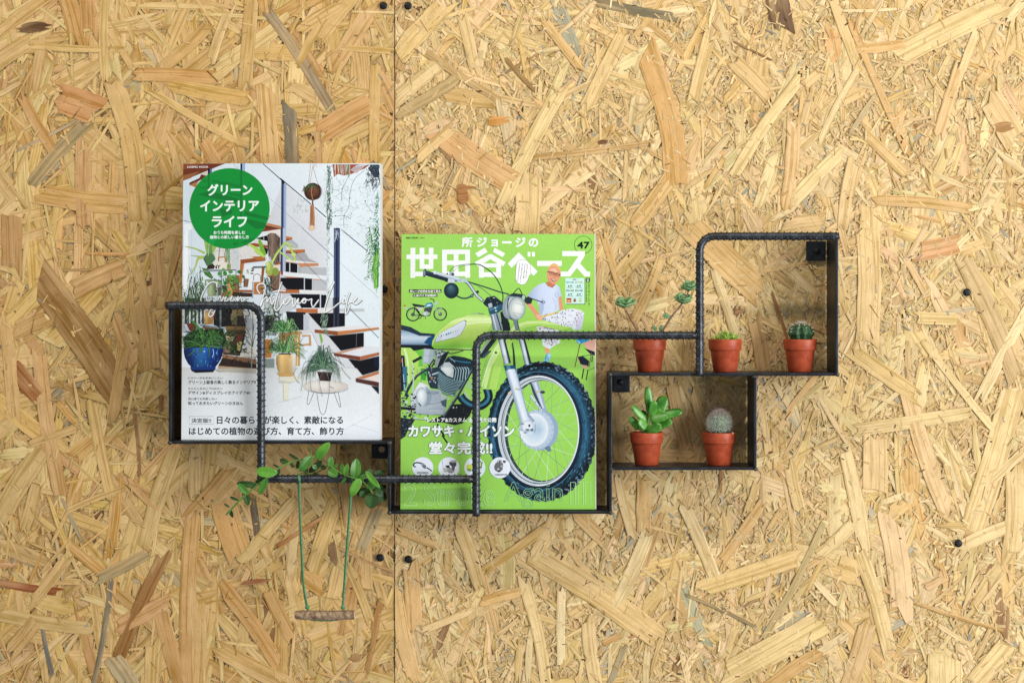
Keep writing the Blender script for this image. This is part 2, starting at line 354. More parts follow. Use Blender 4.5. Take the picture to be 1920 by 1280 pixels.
def fill(st, pal, angf, left):
    x0, x1 = st.x0, st.x1; A = (x1-x0)*(ZT-ZB)
    k = 1/(S*S*1e4)          # pieces per 100x100 px
    def n(d): return int(A*k*d)
    def rp(): return rs.uniform(x0, x1), rs.uniform(ZB, ZT)
    def layer(num, l0, l1, w0, w1, ya, yb, nseg, tp=.3, big=True, dark=0):
        for i in range(num):
            x, z = rp(); a = angf(); l = rs.uniform(l0, l1)*S; w_ = rs.uniform(w0, w1)*S
            c, s = math.cos(a)*l/2, math.sin(a)*l/2; col = pick(pal)
            if dark: kk = 1-dark*rs.rand(); col = tuple(v*kk for v in col)
            st.add([(x-c, z-s), (x+c, z+s)], w_, col, ya+(yb-ya)*i/num, nseg, tp*rs.rand(), big)
    layer(n(27), 40, 90, 12, 30, -.0002, -.0010, 2, .4, False, .12)       # ground layer
    num = n(60 if left else 130)
    for i in range(num):                                                 # loose fibres
        x, z = rp(); c = pick(FINE_L if left else FINE_R); kk = rs.uniform(.90, 1.03); c = tuple(v*kk for v in c)
        st.sliver(x, z, rs.uniform(8, 34)*S, rs.uniform(2, 7)*S, angf()+rs.normal(0, .35), c, -.0010-.0004*i/num)
    if left:
        layer(n(7), 50, 130, 7, 20, -.0014, -.0018, 4, .5)
        layer(n(3.4), 70, 170, 14, 34, -.0018, -.0023, 5, .3)
        layer(n(3), 50, 150, 4, 9, -.0023, -.0025, 4, .7)
    else:
        layer(n(7), 40, 120, 7, 18, -.0014, -.0017, 4, .6)
        layer(n(1.8), 60, 160, 14, 32, -.0017, -.0019, 5, .4)
        num = n(52)
        for i in range(num):
            x, z = rp(); c = pick(FINE_R); kk = rs.uniform(.92, 1.03); c = tuple(v*kk for v in c)
            st.sliver(x, z, rs.uniform(6, 24)*S, rs.uniform(2.2, 7)*S, angf()+rs.normal(0, .5), c, -.0019-.0003*i/num)
        layer(n(3.2), 40, 130, 4, 14, -.0022, -.0024, 4, .7)

def specks(st, num, y):
    for i in range(num):
        x, z = rs.uniform(st.x0, st.x1), rs.uniform(ZB, ZT)
        st.sliver(x, z, rs.uniform(3, 11)*S, rs.uniform(1.2, 3.4)*S, rs.uniform(0, 3.14), (rs.uniform(55, 110), rs.uniform(36, 74), rs.uniform(20, 48)), y-i*2e-7)

def hairs(st, num, y):
    """thin dark cracks and splinters where strands overlap"""
    for i in range(num):
        x, z = rs.uniform(st.x0, st.x1), rs.uniform(ZB, ZT)
        st.sliver(x, z, rs.uniform(8, 34)*S, rs.uniform(.4, .9)*S, math.radians(rs.normal(90, 40)), (rs.uniform(120, 170), rs.uniform(84, 128), rs.uniform(46, 80)), y-i*1.5e-7)

walls = {}
for nm, xa, xb, pal, af, left, lab in (('wall_left', XL, SEAM-0.00045, PAL_L, ang_l, True, 'strand board panel of long tan wood strands left of the seam'),
                                       ('wall_right', SEAM+0.00045, XR, PAL_R, ang_r, False, 'paler strand board panel of finer chips right of the seam')):
    o = bm_obj(nm, box_bm(xa, xb, 0.0, 0.012, ZB, ZT), M_CORE); tag(o, lab, kind='structure'); walls[nm] = o
    st = Strands(xa, xb); fill(st, pal, af, left)
    y = -.0026; mid = 740
    rows = [r for ln in HAND.split('\n') for r in ln.split(';')]
    for i, r in enumerate(rows):
        v = [float(q) for q in r.split()]; pts = v[:-4]; wd = v[-4]; mean = (206, 170, 117) if left else (223, 192, 143); wm = .95 if sum(v[-3:]) < 370 else (.72 if left else .6); col = [(a_*wm+b_*(1-wm))*f_ for f_, (a_, b_) in ((k_, p_) for k_, p_ in zip((1, .99, .945), zip(v[-3:], mean)))]
        if (pts[0]+pts[2] < 2*mid) != left: continue
        pp = [(P(pts[k], 0).x, P(0, pts[k+1]).z) for k in range(0, len(pts), 2)]
        st.add(pp, wd*S, tuple(col), y-i*2e-6, 8, .12*rs.rand(), True, .5)
    for (kx, ky, kl, kw, kc) in KNOTS:
        if (kx < mid) != left: continue
        c = P(kx, ky); kc = tuple(v_*.8+m_*.2 for v_, m_ in zip(kc, (215, 178, 124))); st.add([(c.x-kl*S/2, c.z), (c.x+kl*S/2, c.z+kl*S*.1)], kw*S*.85, kc, -.0031, 8, .45, False, .6)
    over = int((xb-xa)*(ZT-ZB)/(S*S*1e4)*(6 if left else 20))
    for i in range(over):
        c = pick(FINE_L if left else FINE_R); kk = rs.uniform(.92, 1.04)
        st.sliver(rs.uniform(xa, xb), rs.uniform(ZB, ZT), rs.uniform(5, 22)*S, rs.uniform(1.4, 5)*S, af()+rs.normal(0, .4), tuple(v*kk for v in c), -.0031-i*3e-8)
    specks(st, 110 if left else 420, -.0034)
    hairs(st, 450 if left else 650, -.0035)
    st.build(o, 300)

# screws driven through the boards
def screw(px, py, label, rot):
    c = P(px, py, -.0040); root = empty('screw', (c.x, c.y, c.z)); r = 7.3*S
    V = []; F = []; n = 20
    for (rr, yy) in ((r*.96, .0005), (r, -.0002), (r*.93, -.0009), (r*.5, -.0012), (0.0001, -.0013)):
        for k in range(n): V.append((rr*math.cos(2*math.pi*k/n), yy, rr*math.sin(2*math.pi*k/n)))
    for j in range(4):
        for k in range(n): F.append((j*n+k, j*n+(k+1) % n, (j+1)*n+(k+1) % n, (j+1)*n+k))
    mesh_obj('head', V, F, M_SCREW, root, True)
    parts = []
    for a in (rot, rot+math.pi/2):
        bm = box_bm(-r*.55, r*.55, -.00155, -.0011, -r*.12, r*.12); bmesh.ops.rotate(bm, verts=bm.verts, matrix=Matrix.Rotation(a, 3, 'Y'))
        vs = [v.co.copy() for v in bm.verts]; bm.verts.index_update(); parts.append((vs, [tuple(v.index for v in f.verts) for f in bm.faces])); bm.free()
    mesh_obj('cross_recess', *merge(parts), noisy('screw_recess', (52, 52, 54), (78, 78, 80), 800, .4, .6), root)
    tag(root, label, 'screw', 'black screws fixing the boards')
screw(719, 11, 'black cross-head screw left of the seam at the top edge', .3)
screw(765, 11.5, 'black cross-head screw right of the seam at the top edge', .8)
screw(720, 542, 'black screw peeping out between the two magazines', .5)
screw(713, 1045, 'black cross-head screw left of the seam below the shelf', .1)
screw(766, 1048, 'black cross-head screw right of the seam below the shelf', .75)
screw(1813, 548, 'black screw on the tan strand right of the shelf, upper of two', .4)
screw(1797, 1018, 'black screw at the lower right, lower of two beyond the shelf', .2)
# ------------------------------------------------------------------ welded steel shelf
YF = -0.062          # front edge of the flat bars
YB = -0.0040
T = 5.6              # bar thickness in photo px at the front
shelf = empty('wall_shelf', P(735, 832, YB))
tag(shelf, 'black welded steel shelf of flat bars and bent ribbed rods on the board wall', 'shelf')
SH0 = shelf.location.copy()
def sub(o):
    o.location = o.location-SH0; return o
def plate(xa, ya, xb, yb, label=None):
    a = P(xa, ya, YF); b = P(xb, yb, YF)
    o = bm_obj('flat_bar', box_bm(min(a.x, b.x), max(a.x, b.x), YF, YB, min(a.z, b.z), max(a.z, b.z), 0.0007), M_STEEL, shelf)
    if label: tag(o, label)
    return sub(o)
plate(316, 571, 316+T, 832, 'upright at the far left')
plate(316+T+.3, 832-T, 733, 832, 'floor under the left magazine')
plate(727.2, 832.3, 727.2+T, 963)
plate(727.5+T, 963-T, 1147, 963, 'floor under the green magazine')
plate(1142, 705, 1142+T, 963-T-.3)
plate(1142, 704.6-T*1.05, 1572-T-.3, 704.6, 'upper floor carrying three pots')
plate(1142.3+T, 881-T, 1419, 881, 'lower floor carrying two pots')
plate(1419-T, 705, 1419, 881-T-.3)
plate(1572-T, 440, 1572, 704.6, 'upright at the far right')

# fixing tabs against the wall
def tab(x0, y0, x1, y1, hx, hy, filled):
    a = P(x0, y1, YB); b = P(x1, y0, YB); h = P(hx, hy, YB-.003); r = 4.6*S
    root = bm_obj('fixing_tab', box_bm(a.x, b.x, YB-.003, YB, a.z, b.z, .0009), M_TAB, shelf); sub(root)
    n = 18; V = []; F = []
    prof = ((r*1.25, -.00005), (r*1.12, -.0005), (r*.95, -.0002), (r*.8, .0012), (0.00005, .0012)) if not filled else ((r*1.3, 0), (r*1.2, -.0008), (r*.8, -.0014), (0.00005, -.0015))
    for rr, yy in prof:
        for k in range(n): V.append((h.x+rr*math.cos(2*math.pi*k/n), h.y+min(yy, -.00004), h.z+rr*math.sin(2*math.pi*k/n)))
    for j in range(len(prof)-1):
        for k in range(n): F.append((j*n+k, j*n+(k+1) % n, (j+1)*n+(k+1) % n, (j+1)*n+k))
    mesh_obj('fixing_screw' if filled else 'screw_hole', V, F, M_SCREW if filled else M_CUT, root, True)
tab(1511, 452, 1548, 489, 1532, 471, True)
tab(1149, 704, 1181, 735, 1163, 716, True)
tab(697, 833, 727, 859, 716, 842, False)

# ribbed rods
RR = 0.0041
def rod(px_pts, bends, label=None):
    """polyline in photo px at the front of the bars, rounded at the inner corners, with long and cross ribs"""
    Y = YF-RR*0.9
    pts = [P(x, y, Y) for x, y in px_pts]
    path = [pts[0]]
    for i in range(1, len(pts)-1):
        a = (pts[i-1]-pts[i]).normalized(); b = (pts[i+1]-pts[i]).normalized(); r = bends
        c = pts[i]+(a+b)*r
        for k in range(13):
            th = math.pi/2*k/12; path.append(c-b*r*math.cos(th)-a*r*math.sin(th))
    path.append(pts[-1])
    # resample finely
    fine = []
    for i in range(len(path)-1):
        L_ = (path[i+1]-path[i]).length; n = max(1, int(L_/0.004))
        for k in range(n): fine.append(path[i].lerp(path[i+1], k/n))
    fine.append(path[-1])
    cum = [0]
    for i in range(1, len(fine)): cum.append(cum[-1]+(fine[i]-fine[i-1]).length)
    tot = cum[-1]
    def at(s):
        s = min(max(s, 0), tot); j = min(max(1, int(np.searchsorted(cum, s))), len(fine)-1)
        t = (s-cum[j-1])/max(1e-9, cum[j]-cum[j-1]); p = fine[j-1].lerp(fine[j], t)
        ja, jb = max(0, j-2), min(len(fine)-1, j+1)
        d = (fine[jb]-fine[ja]).normalized(); return p, d
    nrm = Vector((0, -1, 0)); NS = 20
    V = []; F = []
    def ringpt(p, d, th, r):
        b = d.cross(nrm); return p+(nrm*math.cos(th)+b*math.sin(th))*r
    for i, p in enumerate(fine):
        d = (fine[min(i+1, len(fine)-1)]-fine[max(i-1, 0)]).normalized()
        for k in range(NS):
            th = 2*math.pi*k/NS
            e = 0.00045 if k in (0, NS//2) else 0.0
            V.append(ringpt(p, d, th, RR+e))
    for i in range(len(fine)-1):
        for k in range(NS):
            k2 = (k+1) % NS; F.append((i*NS+k, i*NS+k2, (i+1)*NS+k2, (i+1)*NS+k))
    F.append(tuple(range(NS))[::-1]); F.append(tuple((len(fine)-1)*NS+k for k in range(NS)))
    pitch = 0.0061; s = 0.003
    while s < tot-0.002:
        for side in (0, 1):
            sc = s+(pitch/2 if side else 0)
            base = len(V); m = 9
            for j in range(m):
                th = math.radians(16+148*j/(m-1))+side*math.pi
                hgt = 0.00098*math.sin(math.pi*j/(m-1))**.45
                sl = 0.0006*(j-(m-1)/2)/m
                for ds, rr in ((-.0011, -.0001), (-.0004, hgt), (.0004, hgt), (.0011, -.0001)):
                    p, d = at(sc+ds+sl); V.append(ringpt(p, d, th, RR+rr))
            for j in range(m-1):
                for q in range(3):
                    a = base+j*4+q; F.append((a, a+1, a+5, a+4))
        s += pitch
    o = mesh_obj('ribbed_rod', [v-SH0 for v in V], F, M_REBAR, shelf, True)
    if label: tag(o, label)
    return o
BR = 0.0155
rod([(311, 572.5), (489.7, 572.5), (489.7, 904)], BR, 'bent rod in front of the left magazine')
rod([(497.5, 897.5), (885, 897.5)], BR, 'straight rod the swing hangs from')
rod([(892.8, 967), (892.8, 628.6), (1304.5, 628.6)], BR, 'bent rod in front of the green magazine')
rod([(1312, 705), (1312, 443), (1572.5, 443)], BR, 'bent rod over the upper pots')
# weld beads
def weld(px, py, rx, rz, ry=.002, y=None, sd=0):
    c = P(px, py, YF-.001 if y is None else y); bm = bmesh.new(); bmesh.ops.create_icosphere(bm, subdivisions=2, radius=1)
    for v in bm.verts:
        k = 1+.3*noise.noise(v.co*2.2+Vector((sd, 0, 0))); v.co = Vector((v.co.x*rx*S*k, v.co.y*ry*k, v.co.z*rz*S*k))+c-SH0
    bm_obj('weld', bm, M_WELD, shelf, True)
for i, a in enumerate(((730, 830, 5, 4), (730, 961, 4, 4), (1145, 961, 4, 4), (1144, 702, 4, 4), (1146, 880, 4, 5), (1417, 879, 4, 4), (1416, 707, 6, 4), (1570, 702, 4, 4), (319, 830, 4, 4))):
    weld(*a, sd=i)
weld(1303.5, 629, 5, 7, .004, YF-.003, 11); weld(884.5, 898, 5, 7, .004, YF-.003, 12); weld(1312, 702, 7, 3, .002, YF-.002, 13); weld(490, 899, 6, 5, .003, YF-.004, 15)
weld(1567, 446, 4, 4, .002, YF-.001, 17); weld(320, 576, 4, 4, .002, YF-.001, 18)
# ------------------------------------------------------------------ pots and plants
def floor_z(py): return P(0, py, YF).z
Z_UP = floor_z(704.6-T*1.05)+.0001; Z_LO = floor_z(881-T)+.0001
YP = -0.034
def lathe(prof, n=40):
    V = []; F = []
    for r, z in prof:
        for k in range(n): V.append((r*math.cos(2*math.pi*k/n), r*math.sin(2*math.pi*k/n), z))
    for j in range(len(prof)-1):
        for k in range(n): F.append((j*n+k, j*n+(k+1) % n, (j+1)*n+(k+1) % n, (j+1)*n+k))
    return V, F
POT_H = 0.0352; POT_R = 0.0180
def make_pot(root, tilt=0):
    r = POT_R
    prof = [(0.0001, 0.0012), (.0112, .0012), (.0118, .0002), (.0122, 0), (.0126, .0006), (.0158, .0228), (.0160, .0232), (.0172, .0236), (.0175, .0242), (r, POT_H-.0012), (r, POT_H-.0003), (r-.0005, POT_H), (r-.0011, POT_H-.0004), (r-.0016, POT_H-.006), (.0150, .022), (.0120, .012)]
    mesh_obj('pot', *lathe(prof), M_POT, root, True)
    V, F = lathe([(.0161, POT_H-.006), (.012, POT_H-.0052), (.006, POT_H-.0046), (.0001, POT_H-.0044)], 28)
    V = [(x, y, z+.0009*noise.noise(Vector((x, y, 0))*260)) for x, y, z in V]
    mesh_obj('soil', V, F, M_SOIL, root, True)
def potted(name, px, zf, label, group='little terracotta coloured pots on the shelf', yc=YP, rz=0.0):
    x = (px-CX)*K(yc)
    root = empty(name, (x, yc, zf), (0, 0, 0)); tag(root, label, 'potted plant', group); make_pot(root); return root
def loc(root, px, py, dy=0.0):
    """photo pixel near this plant -> its local coordinates at depth dy from the pot axis"""
    return P(px, py, root.location.y+dy)-root.location
def fleshy(name, root, a, b, width, thick, mat, tip=.9, face=None, n=9, m=12, curl=0.0, notch=0, blunt=False):
    """thick leaf between two local points: lens section, rounded point, slightly channelled"""
    a = Vector(a); b = Vector(b); d = b-a; L_ = d.length; t = d.normalized()
    f = Vector(face) if face else Vector((0, -1, 0.25)); f = (f-t*f.dot(t)).normalized(); s = t.cross(f)
    V = []; F = []
    for i in range(n):
        u = i/(n-1); wv = max(.02, (math.sin(math.pi*min(1, u**tip*.97+.03))**.75)*(.55+.45*math.sin(math.pi*u**1.15)))
        if blunt: wv = max(.04, (1-min(1, abs(2*u**tip-1))**3.2)**.5)
        if i == 0: wv = .3
        c = a+d*u+f*curl*L_*(u*u)
        for k in range(m):
            th = 2*math.pi*k/m; sx, fy = math.cos(th), math.sin(th)
            kk = 1.0
            if notch and abs(sx) > .8: kk = 1+.16*math.sin(u*notch*math.pi*2)
            V.append(c+s*sx*wv*width/2*kk+f*(fy*wv*thick/2-(.18*thick*wv*(1-sx*sx) if fy > 0 else 0)))
    for i in range(n-1):
        for k in range(m): F.append((i*m+k, i*m+(k+1) % m, (i+1)*m+(k+1) % m, (i+1)*m+k))
    F.append(tuple(range(m))[::-1]); F.append(tuple((n-1)*m+k for k in range(m)))
    return mesh_obj(name, V, F, mat, root, True)
def stem(root, pts, r0, r1, mat, name='stem', sides=8):
    c = catmull(pts, 6); n = len(c)
    V, F = tube(c, [r0+(r1-r0)*i/(n-1) for i in range(n)], sides); return mesh_obj(name, V, F, mat, root, True)

# 1 trailing blue-green succulent behind the rod
p1 = potted('potted_succulent', 1218, Z_UP, 'pot with two leggy blue-green succulent shoots behind the ribbed rod')
z5 = lambda x, y, dy=0: loc(p1, 1120+x/4, 420+y/4, dy)
stem(p1, [(-.003, 0, POT_H-.006), z5(340, 870), z5(300, 800), z5(250, 710), z5(213, 645)], .0014, .0009, M_BSTEM)
stem(p1, [(.003, 0, POT_H-.006), z5(455, 860), z5(492, 795), z5(560, 690), z5(630, 605), z5(668, 540), z5(690, 490)], .0014, .0008, M_BSTEM)
def rosette(cx, cy, r, n, sd, mat=M_BLUE, flat=.5):
    rr = random.Random(sd)
    c = z5(cx, cy)
    ax = Vector((rr.uniform(-.2, .2), -.36, .93)).normalized(); e1 = Vector((1, 0, 0)); e2 = ax.cross(e1).normalized()
    for ring, (num, el, sc) in enumerate(((n, .5, 1.0), (5, .85, .9), (3, 1.25, .7))):
        for k in range(num):
            a = 2*math.pi*(k+.5*ring+rr.uniform(-.15, .15))/num; ln = r*.25*S*sc*rr.uniform(.9, 1.12)
            o_ = (e1*math.cos(a)+e2*math.sin(a)); d = (o_*math.cos(el)+ax*math.sin(el)).normalized()
            fleshy('leaf', p1, c+d*.0006, c+d*ln, ln*.78, ln*.2, mat, .95, ax-o_*.5, 10, 12, .08, 2, True)
rosette(208, 622, 96, 6, 1); rosette(642, 592, 86, 6, 2); rosette(690, 496, 86, 6, 3)
fleshy('leaf', p1, z5(550, 702), z5(482, 672), .0062, .0016, M_BLUE, .7, None, 8, 10, 0, 2)
fleshy('leaf', p1, z5(440, 806, -.002), z5(420, 752, -.003), .0045, .0014, M_BLUE, .7)
fleshy('leaf', p1, z5(470, 806, -.002), z5(484, 748, -.003), .0045, .0014, M_BLUE, .7)

# 2 lime rosette
p2 = potted('potted_succulent', 1359.5, Z_UP, 'pot with a low lime-green spiky rosette between rod and cactus')
rr = random.Random(5)
for cx_, cy_, nn, sc in ((0.0, 0.0, 18, 1.0), (-.0085, -.003, 10, .75), (.009, -.002, 11, .8), (.0, -.009, 9, .7)):
    for k in range(nn):
        a = k*2.4; el = .35+1.15*(k/nn); b = Vector((cx_, cy_, POT_H-.0035))
        d = Vector((math.cos(a)*math.cos(el), math.sin(a)*math.cos(el), math.sin(el))); L_ = sc*rr.uniform(.0125, .016)
        fleshy('leaf', p2, b+d*.001, b+d*L_, .0054*sc, .0028*sc, M_HAW, .55, (-d.x*.4, -d.y*.4-.2, 1), 7, 8, .05)

# 3 dark ball cactus
p3 = potted('potted_cactus', 1500, Z_UP, 'pot with a dark green ribbed ball cactus beside the right upright')
def globe(root, rx, rz, zc, ribs, depth, mat, n=72, m=26, off=(0, 0)):
    V = []; F = []
    for i in range(m+1):
        ph = math.pi*i/m
        for k in range(n):
            th = 2*math.pi*k/n
            lump = 1-depth*(.5-.5*math.cos(ribs*th))*max(0, math.sin(ph))**.6 + .05*math.sin(ph*9)*math.sin(ph)
            r = rx*math.sin(ph)*lump; zz = zc+rz*math.cos(ph)*(1-.06*math.exp(-(ph*3)**2)*3)
            V.append((off[0]+r*math.cos(th), off[1]+r*math.sin(th), zz))
    for i in range(m):
        for k in range(n): F.append((i*n+k, i*n+(k+1) % n, (i+1)*n+(k+1) % n, (i+1)*n+k))
    return mesh_obj('cactus_body', V, F, mat, root, True)
globe(p3, .0138, .0108, POT_H+.006, 9, .34, M_CACT, off=(.001, 0))
parts = []
for k in range(10):
    th = 2*math.pi*k/10
    for ph in (.35, .75, 1.1, 1.45):
        c = Vector((.001+.0138*math.sin(ph)*math.cos(th), .0138*math.sin(ph)*math.sin(th), POT_H+.0065+.0112*math.cos(ph)))
        o_ = Vector((math.cos(th)*math.sin(ph), math.sin(th)*math.sin(ph), math.cos(ph)))
        for q in range(4):
            v = (o_+Vector((R.uniform(-1, 1), R.uniform(-1, 1), R.uniform(-1, 1)))*.9).normalized()
            parts.append(tube([c, c+v*R.uniform(.0022, .004)], [.00016, .00004], 4, False))
c = Vector((.001, -.003, POT_H+.0172))
for q in range(9):
    v = Vector((math.cos(q*.7), math.sin(q*.7)-.2, .25+.5*R.random())).normalized(); parts.append(tube([c, c+v*.0052], [.0003, .00006], 4, False))
tag(mesh_obj('spines', *merge(parts), M_SPINE, p3), kind='stuff')

# 4 jade-like succulent
p4 = potted('potted_succulent', 1212.5, Z_LO, 'pot with a tall plump-leaved jade-green succulent below the leggy one')
z6 = lambda x, y, dy=0: loc(p4, 1130+x/6.097, 680+y/6.097, dy)
stem(p4, [z6(498, 850), z6(500, 790), z6(520, 720), z6(545, 640), z6(560, 590)], .0030, .0022, M_SUCC_STEM)
stem(p4, [z6(490, 800, .001), z6(450, 775, .001), z6(415, 745, .001)], .0020, .0014, M_SUCC_STEM)
for (ax, ay, bx, by, wd, dy0, dy1) in ((553, 600, 507, 268, 78, .002, -.001), (568, 606, 588, 430, 78, -.003, -.008), (625, 585, 712, 378, 112, .002, .004), (650, 610, 915, 548, 84, .001, .003),
        (545, 640, 752, 606, 92, -.004, -.010), (600, 600, 720, 565, 66, 0, -.002), (510, 690, 330, 486, 66, -.001, -.004), (420, 755, 308, 616, 72, .001, .0), (500, 752, 408, 648, 86, -.004, -.009),
        (510, 650, 430, 548, 74, .003, .006), (590, 735, 800, 664, 84, .0, -.004), (512, 806, 672, 706, 96, -.005, -.011), (560, 690, 620, 660, 60, .002, .004), (630, 600, 650, 520, 50, -.002, -.004)):
    fleshy('leaf', p4, z6(ax, ay, dy0), z6(bx, by, dy1), wd/6.097*S*1.28, wd/6.097*S*.6, M_SUCC, .8, (.15, -1, .5), 13, 14, .03, 0, True)

# 5 woolly ball cactus
p5 = potted('potted_cactus', 1348, Z_LO, 'pot with a round cactus furred with white and pink spines')
globe(p5, .0118, .0142, POT_H+.0095, 14, .10, M_MAMM, off=(.0005, 0))
pw = []; pp = []
N5 = 360
for i in range(N5):
    u = 1-1.55*(i+.5)/N5; th = i*2.39996; sr = math.sqrt(max(0, 1-u*u))
    o_ = Vector((sr*math.cos(th), sr*math.sin(th), u)); c = Vector((.0005+o_.x*.0118, o_.y*.0118, POT_H+.0095+o_.z*.0142))
    for q in range(9):
        v = (o_*.8+Vector((R.uniform(-1, 1), R.uniform(-1, 1), R.uniform(-1, 1)))*.9).normalized(); L_ = R.uniform(.0018, .0036)
        (pp if u > .55 and R.random() < .55 else pw).append(tube([c, c+v*L_], [.00013, .00004], 3, False))
    if i % 2 == 0:
        v = (o_+Vector((R.uniform(-1, 1), R.uniform(-1, 1), R.uniform(-1, 1)))*.25).normalized(); (pp if u > .2 else pw).append(tube([c, c+v*R.uniform(.0045, .0068)], [.00012, .00004], 3, False))
tag(mesh_obj('spines', *merge(pw), M_SPINE, p5), kind='stuff'); tag(mesh_obj('spines', *merge(pp), M_SPINEP, p5), 'pink tipped spines at the crown', kind='stuff')
def pebbles(root, n, sd):
    q = random.Random(sd)
    for k in range(n):
        a = q.uniform(0, 6.28); rd = q.uniform(.0125, .0148); bm = bmesh.new(); bmesh.ops.create_icosphere(bm, subdivisions=1, radius=.0011)
        bmesh.ops.scale(bm, vec=(q.uniform(.7, 1.3), 1, q.uniform(.6, .9)), verts=bm.verts)
        bmesh.ops.translate(bm, vec=(rd*math.cos(a), rd*math.sin(a), POT_H-.0040), verts=bm.verts); bm_obj('pebble', bm, M_PEBBLE, root, True)
pebbles(p5, 7, 2); pebbles(p3, 4, 5); pebbles(p4, 3, 8)
x_ = mesh_obj('pebble', *(lambda b: ([v.co.copy()+Vector((.0135, -.0105, POT_H-.0005)) for v in b.verts], [tuple(v.index for v in f.verts) for f in b.faces]))((lambda b: (bmesh.ops.create_icosphere(b, subdivisions=1, radius=.0014), b.verts.index_update(), b)[2])(bmesh.new())), M_PEBBLE, p5, True)

# ------------------------------------------------------------------ leaf garland
YG = YF-RR*.9
gar = empty('leaf_garland', P(600, 890, YG)); tag(gar, 'green artificial vine with round leaves draped along the rod above the little swing', 'garland')
g7 = lambda x, y, dy=0: P(410+x/5.647, 820+y/5.647, YG+dy)-gar.location
stem(gar, [g7(80, 815, -.004), g7(240, 650, -.006), g7(400, 510, -.008), g7(500, 430, -.009), g7(560, 380, -.008), g7(640, 320, -.007), g7(740, 270, -.006), g7(850, 238, -.005), g7(980, 210, -.004), g7(1090, 225, -.004), g7(1160, 280, -.006), g7(1250, 350, -.008), g7(1350, 400, -.008), g7(1500, 440, -.008), g7(1640, 392, .006), g7(1730, 362, .012)], .0010, .0007, M_STEM_G)
stem(gar, [g7(980, 210, -.004), g7(985, 150, -.001), g7(960, 85, .004)], .0009, .0006, M_STEM_G)
stem(gar, [g7(870, 378, .004), g7(1000, 385, .003), g7(1090, 340, .001), g7(1160, 290, -.003)], .0008, .0006, M_STEM_G)
stem(gar, [g7(1500, 440, -.008), g7(1580, 520, -.004), g7(1640, 600, 0)], .0009, .0007, M_STEM_G)
def oval_leaf(a, b, width, mat, face=None, cup=.12):
    a = Vector(a); b = Vector(b); d = b-a; L_ = d.length; t = d/L_
    f = Vector(face) if face else Vector((R.uniform(-.35, .35), -1, R.uniform(-.1, .5))); f = (f-t*f.dot(t)).normalized(); s = t.cross(f)
    nu, nv = 10, 8; V = []; F = []; th = .0007
    for side in (1, -1):
        for i in range(nu+1):
            u = i/nu; wv = max(.03, (1-abs(2*min(1, u**.86)-1)**2.3))**.6*(1 if u < .8 else 1-.3*((u-.8)/.2)**2)
            for j in range(nv+1):
                q = 2*j/nv-1; x = q*wv*width/2
                dz = cup*width*(q*q*wv*wv)*.8-.10*L_*(u-.35)**2*2+.0012*math.exp(-(q*6)**2)*-1*.4
                V.append(a+d*u+s*x+f*(dz+side*th/2*(1-abs(q)**3)))
    n1 = (nu+1)*(nv+1)
    for o_, fl in ((0, False), (n1, True)):
        for i in range(nu):
            for j in range(nv):
                k = o_+i*(nv+1)+j; q = (k, k+1, k+nv+2, k+nv+1); F.append(q[::-1] if fl else q)
    return mesh_obj('leaf', V, F, mat, gar, True)
